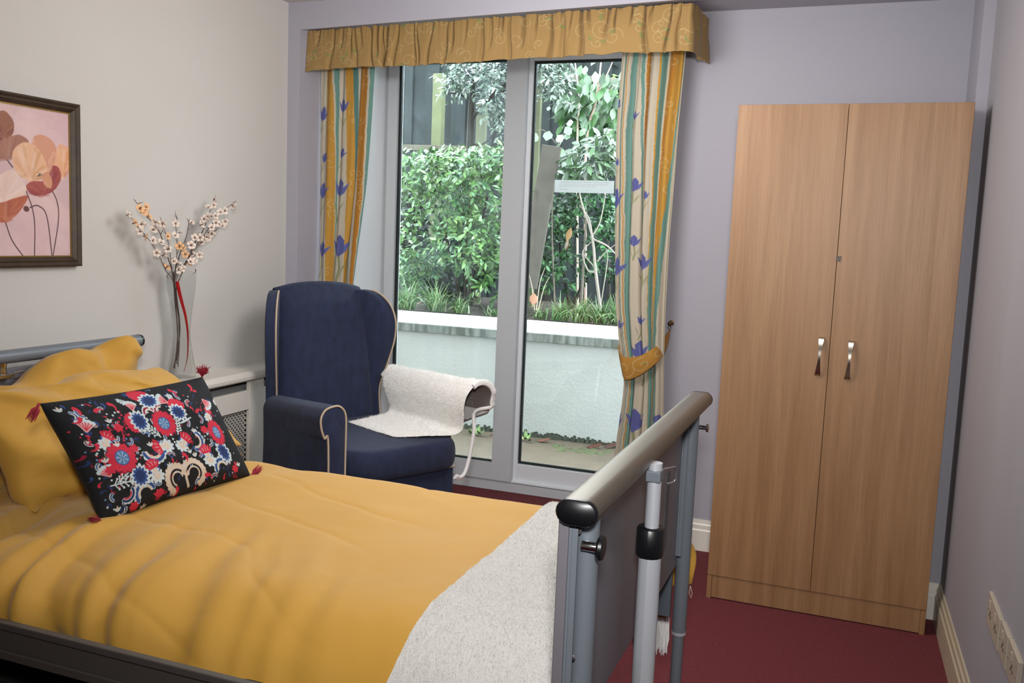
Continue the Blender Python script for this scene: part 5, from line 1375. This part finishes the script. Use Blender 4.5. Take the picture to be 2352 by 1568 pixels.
# two bare saplings
Y7 = 7.75
t = thing('bare_sapling', 'thin straight bare sapling, left of the two in the right pane', 'sapling', tuple(A(1328, 330, Y7)[:2]) + (G0,), 'bare saplings in the right pane')
stems(t, [([A(1327, 715, Y7), A(1326, 330, Y7), A(1330, 230, Y7), A(1318, 120, Y7)], .011)], mat('pale_twig', '#c9b5a2', .8), 'trunk')
t = thing('bare_sapling', 'forked reddish bare sapling nearest the right curtain', 'sapling', tuple(A(1350, 330, Y7)[:2]) + (G0,), 'bare saplings in the right pane')
stems(t, [([A(1345, 715, Y7), A(1346, 340, Y7), A(1370, 230, Y7), A(1383, 120, Y7)], .014), ([A(1372, 215, Y7), A(1390, 180, Y7), A(1408, 140, Y7)], .008), ([A(1368, 232, Y7), A(1385, 220, Y7), A(1408, 200, Y7)], .008)], mat('reddish_twig', '#b8988c', .8), 'trunk')
# gnarled bare branches in front of the dark shrub
Y8 = 6.85
t = thing('bare_shrub', 'tangle of bare grey branches under the paper notice', 'shrub', tuple(A(1370, 650, Y8)[:2]) + (G0,))
stems(t, [([A(1380, 715, Y8), A(1368, 620, Y8), A(1360, 540, Y8), A(1340, 480, Y8), A(1328, 430, Y8)], .014), ([A(1360, 540, Y8), A(1352, 500, Y8), A(1330, 470, Y8)], .008), ([A(1358, 545, Y8), A(1378, 510, Y8), A(1392, 440, Y8)], .007), ([A(1360, 548, Y8), A(1395, 565, Y8), A(1420, 590, Y8)], .009), ([A(1372, 620, Y8), A(1345, 590, Y8), A(1338, 580, Y8)], .006), ([A(1366, 625, Y8), A(1350, 620, Y8), A(1338, 580, Y8), A(1358, 555, Y8)], .008), ([A(1372, 600, Y8), A(1390, 580, Y8), A(1415, 560, Y8)], .006), ([A(1380, 700, Y8), A(1395, 600, Y8), A(1393, 570, Y8)], .005)], mat('grey_twig', '#8d8279', .9), 'branches')
leaf = leaf_mesh('dead_leaf', [(A(1312, 522, Y8 - .05), (-.25, -.1, -1), (1, .3, -.2), .12, .05, '#b88a55', .3), (A(1306, 550, Y8 - .05), (-.3, -.1, -1), (.6, .8, 0), .09, .05, '#a87a48', .5)], t)
# grasses along the wall top
m_grass = mat('grass_blade', '#fff', .5, attr='Col')
def tuft(px, py, Y, n, h, lab, cols, lean=0):
    c = A(px, py, Y); c[2] = .762; V, Fc, Cs = [], [], []; n = int(n * 1.5)
    t = thing('grass_tuft', lab, 'grass tuft', tuple(c), 'grass tufts along the coping')
    for k in range(n):
        an = rr.uniform(0, 6.28); out = rr.uniform(.35, 1.35); L_ = h * rr.uniform(.6, 1.15); w = rr.uniform(.004, .0075)
        d = np.array([math.cos(an) + lean, math.sin(an) * .6 - .35, 0]); b0 = np.array([rr.gauss(0, .03), rr.gauss(0, .02), 0]); s_ = unit(np.cross(d, [0, 0, 1])) * w
        col = [c_ * .52 for c_ in lin(rr.choice(cols))]; base = len(V)
        for i in range(6):
            u = i / 5; p = b0 + d * out * L_ * (u ** 1.5) * .75 + np.array([0, 0, L_ * (u * 1.05 - .75 * out * u * u * .8)]); ww = (1 - u ** 1.6) * .9 + .1
            V += [c * 0 + p - s_ * ww, p + s_ * ww]; Cs += [col, col]
        Fc += [(base + 2 * i, base + 2 * i + 1, base + 2 * i + 3, base + 2 * i + 2) for i in range(5)]
    V = np.array(V); V[:, 2] = np.maximum(V[:, 2], .012)
    me = bpy.data.meshes.new('blades'); me.from_pydata([tuple(v) for v in V], [], Fc); me.update()
    ca = me.color_attributes.new('Col', 'FLOAT_COLOR', 'POINT'); cc = np.ones((len(V), 4), np.float32); cc[:, :3] = np.array(Cs); ca.data.foreach_set('color', cc.ravel())
    o = bpy.data.objects.new('blades', me); COL.objects.link(o); me.materials.append(m_grass); o.parent = t
    for p in me.polygons: p.use_smooth = True
GC = ['#86b070', '#9cc288', '#6f9d5e', '#b3cf9d', '#5f8d54', '#c4d3a0']
for px, py, Y, n, h, lab in ((935, 695, 6.58, 90, .36, 'arching grass tuft at the far left of the coping'), (1000, 700, 6.62, 80, .34, 'arching grass tuft second along the coping from the left'), (1055, 703, 6.6, 50, .22, 'low sparse grass tuft in the middle of the left pane'), (1135, 708, 6.6, 26, .13, 'tiny grass tuft on the coping beside the centre stile'),
                              (1245, 712, 6.6, 36, .16, 'short yellowish grass tuft at the left end of the right pane'), (1290, 716, 6.6, 70, .25, 'green grass tuft second from the left in the right pane'), (1335, 718, 6.6, 80, .27, 'thick green grass tuft in the middle of the right pane'), (1380, 720, 6.6, 80, .28, 'thick green grass tuft third from the left in the right pane'), (1420, 722, 6.6, 70, .30, 'grass tuft half hidden by the right curtain')):
    tuft(px, py, Y, n, h, lab, GC)
t = thing('dry_plant', 'dry stalks with a rust brown leaf at the left edge of the right pane', 'plant', tuple(A(1230, 712, 6.53)[:2]) + (.765,))
stems(t, [([A(1228, 712, 6.53), A(1222, 660, 6.53), A(1216, 632, 6.53)], .003), ([A(1232, 712, 6.53), A(1240, 650, 6.53), A(1252, 614, 6.53)], .003), ([A(1236, 712, 6.53), A(1250, 660, 6.53), A(1262, 636, 6.53)], .003)], mat('straw_twig', '#b9a98c', .8))
leaf_mesh('dead_leaf', [(A(1226, 672, 6.52), (.05, -.1, -1), (1, .4, 0), .10, .07, '#a97a62', .3)], t)
def litter(pts, Y, z, lab, grp):
    for (px, py, L_, W_, c, an), lb in zip(pts, lab):
        p = at(px, py, z=z)
        o = leaf_mesh('fallen_leaf', [((0, 0, 0), (math.cos(an), math.sin(an), .12), (-math.sin(an), math.cos(an), .25), L_, W_, c, -.35)], None)
        o.location = (p[0], p[1], z + .008); md = o.modifiers.new('t', 'SOLIDIFY'); md.thickness = .001
        tag(o, lb, 'leaf', grp)
litter([(952, 688 + 12, .07, .04, '#c3a492', .3), (1335, 725, .08, .06, '#b09a94', 2.6), (1362, 727, .07, .06, '#8f7a76', .4), (1392, 731, .09, .05, '#b08078', 3.0)], 6.45, .772,
       ['pale brown fallen leaf on the coping under the left grass', 'greyish fallen leaf on the coping in the right pane, leftmost of three', 'dark fallen leaf in the middle of three on the coping', 'reddish fallen leaf on the coping nearest the right curtain'], 'fallen leaves on the coping')
litter([(1125, 1000, .09, .05, '#b5705a', .3), (1232, 1014, .11, .05, '#a9705c', .1), (1346, 1028, .12, .06, '#b06a58', .2), (1385, 1028, .12, .06, '#6d4a40', .5)], 6.1, -.055,
       ['red brown fallen leaf by the weed on the patio', 'brown fallen leaf on the patio just right of the centre stile', 'red fallen leaf under the garden wall in the right pane', 'dark fallen leaf on the patio nearest the right curtain'], 'fallen leaves on the patio')
for px, py, lab, n in ((1095, 1000, 'bright green weed growing at the foot of the garden wall', 14), (1204, 1012, 'small weed on the patio at the right of the centre stile', 7)):
    p = at(px, py, z=-.055); t = thing('weed', lab, 'weed', tuple(p))
    it = []
    for k in range(n):
        an = rr.uniform(0, 6.28); it.append((p + np.array([rr.gauss(0, .02), rr.gauss(0, .015), .008]), (math.cos(an), math.sin(an) - .3, rr.uniform(.3, 1)), (-math.sin(an), math.cos(an), .1), rr.uniform(.05, .09), .03, rr.choice(['#a9cf70', '#92bf63', '#bcd98a']), .2))
    leaf_mesh('foliage', it, t)
mb = MB()
for k in range(46):
    px = rr.uniform(1270, 1400); p = at(px, 1018 + (px - 1210) * .10 + rr.uniform(-3, 10), z=-.055); s_ = rr.uniform(.008, .03)
    mb.lathe([(s_, -.001), (s_ * .8, .004), (s_ * .3, .007)], tuple(p), 7)
o = mb.build('moss_patches', mat('bright_moss', '#3f4528', 1, var=.3, vscale=40)); tag(o, 'patches of yellow green moss scattered on the patio paving', 'moss', kind='stuff')

# timber: posts, rails, fence, leaning board
m_tim = mat('weathered_timber', dim('#6f6758', .65), .9, var=.18, vscale=10, stretch=(3, 3, .3))
m_timy = mat('pale_green_timber', dim('#85876a', .65), .9, var=.14, vscale=10, stretch=(3, 3, .3))
def bar(name, a, b_, w, d, m, lab, cat, grp=None):
    a, b_ = np.array(a), np.array(b_); ax = unit(b_ - a); s_ = unit(np.cross(ax, [0, 1, 0])); dd = unit(np.cross(ax, s_)); lo = [a + s_ * w / 2 * i + dd * d / 2 * j for i, j in ((-1, -1), (1, -1), (1, 1), (-1, 1))]
    o = MB().hexa(lo, [p + (b_ - a) for p in lo]).build(name, m, bevel=.004); tag(o, lab, cat, grp); return o
def ground(p): q_ = p.copy(); q_[2] = .72; return q_
p = A(1108, 235, 7.75); bar('fence_post', ground(p), p + np.array([0, 0, .0]), .085, .06, m_timy, 'pale yellow timber post behind the grey leaved tree', 'post', 'timber posts of the garden fence')
p = A(1239, 195, 7.75); bar('fence_post', ground(p), p + np.array([0, 0, .1]), .05, .05, m_timy, 'slim yellow timber post just right of the centre stile', 'post', 'timber posts of the garden fence')
p = A(1010, 170, 8.0); bar('fence_post', ground(p), p, .10, .08, mat('mossy_timber', '#66694c', .9, var=.2, vscale=10), 'dark mossy timber post near the left of the left pane', 'post', 'timber posts of the garden fence')
bar('fence_rail', A(880, 338, 7.8), A(1160, 343, 7.8), .05, .05, m_tim, 'low weathered rail behind the glossy shrub', 'rail', 'timber rails of the garden fence')
bar('fence_rail', A(1290, 178, 8.1), A(1470, 192, 8.1), .055, .06, mat('silvery_timber', dim('#989184', .65), .9, var=.12, vscale=10), 'pale timber rail high in the right pane', 'rail', 'timber rails of the garden fence')
bar('leaning_board', A(1212, 660, 6.72) , A(1268, 335, 6.72), .15, .03, mat('grey_board', dim('#5f5850', .65), .9, var=.2, vscale=10), 'wide grey board leaning diagonally beside the centre stile', 'board')
fe = thing('garden_fence', 'dark stained board fence at the back of the garden', 'fence', (-3.4, 8.6, .7))
m_fd = mat('dark_stained_boards', '#1e2425', .9, var=.2, vscale=8, stretch=(3, 3, .2))
mb = MB()
for k in range(60):
    x = -7 + k * .15; mb.box(x, x + .158, 8.6 + (k % 2) * .022, 8.62 + (k % 2) * .022, .60, 3.35 - .05 * ((k * 7) % 3))
keep(mb.build('board_panel', m_fd, smooth=False), fe)
# hedge growing over the fence
cs = [blob(1360, 140, 9.0, 110, 45, 1.2, .3), blob(1220, 120, 9.0, 100, 45, .8, .3), blob(1060, 110, 9.1, 160, 45, .8, .3), blob(930, 150, 9.1, 60, 50, .5, .3), blob(1420, 230, 8.75, 60, 90, .6, .1)]
t = thing('hedge', 'bright green hedge rising above the fence at the top of the window', 'hedge', (-3.2, 9.0, .75))
leaf_mesh('foliage', bush_items(rr, cs, 2800, .085, .045, ['#7fb558', '#95c767', '#6aa04c', '#a9d27c', '#5b8f48'], .2), t)
stems(t, [([(-2.6, 9.0, .75), (-2.6, 9.0, 2.0), (-2.7, 9.0, 3.0)], .04), ([(-3.6, 9.05, .75), (-3.6, 9.05, 2.0), (-3.7, 9.05, 3.0)], .04), ([(-4.6, 9.1, .75), (-4.6, 9.1, 2.0), (-4.5, 9.1, 3.0)], .04)], m_barkd)

# upper storey of the house over the patio
struct(plank('wall_house_outside', (-7, 3, 4.60, 4.72, 2.52, 6.5), m_conc))
struct(plank('wall_house_outside_left', (-7, XL - .1, 4.60, 4.72, -.1, 2.52), m_conc))

# ================================================================== LIGHT
w = bpy.data.worlds.new('overcast'); scn.world = w; w.use_nodes = True
bg = w.node_tree.nodes['Background']; bg.inputs[0].default_value = (.84, .93, 1.0, 1); bg.inputs[1].default_value = SKY
def lamp(name, kind, loc, energy, col, size, rot=None, size_y=None):
    d = bpy.data.lights.new(name, kind); d.energy = energy; d.color = col
    if kind == 'AREA': d.size = size; d.shape = 'DISK'
    else: d.shadow_soft_size = size
    o = bpy.data.objects.new(name, d); COL.objects.link(o); o.location = loc
    if rot is not None: o.rotation_euler = rot
    return o
fl_ = lamp('camera_flash', 'SPOT', (0.03, -.05, 1.74), FLASH, (1.0, .985, .97), .09)
fl_.data.spot_size = math.radians(FL_ANG); fl_.data.spot_blend = 1.0
fl_.rotation_euler = Vector(at(1250, 700, y=4.0) - np.array([0.03, -.05, 1.74])).to_track_quat('-Z', 'Y').to_euler()
lamp('ceiling_lamp', 'POINT', LAMP_AT, LAMP, (1.0, .98, .97), .32)

scn.view_settings.view_transform = 'Standard'; scn.view_settings.look = 'None'
scn.view_settings.exposure = EXPO; scn.view_settings.gamma = 1.0; scn.view_settings.use_curve_mapping = False
scn.cycles.use_denoising = True
scn.cycles.max_bounces = 10; scn.cycles.diffuse_bounces = 5; scn.cycles.transparent_max_bounces = 12; scn.cycles.sample_clamp_indirect = 6
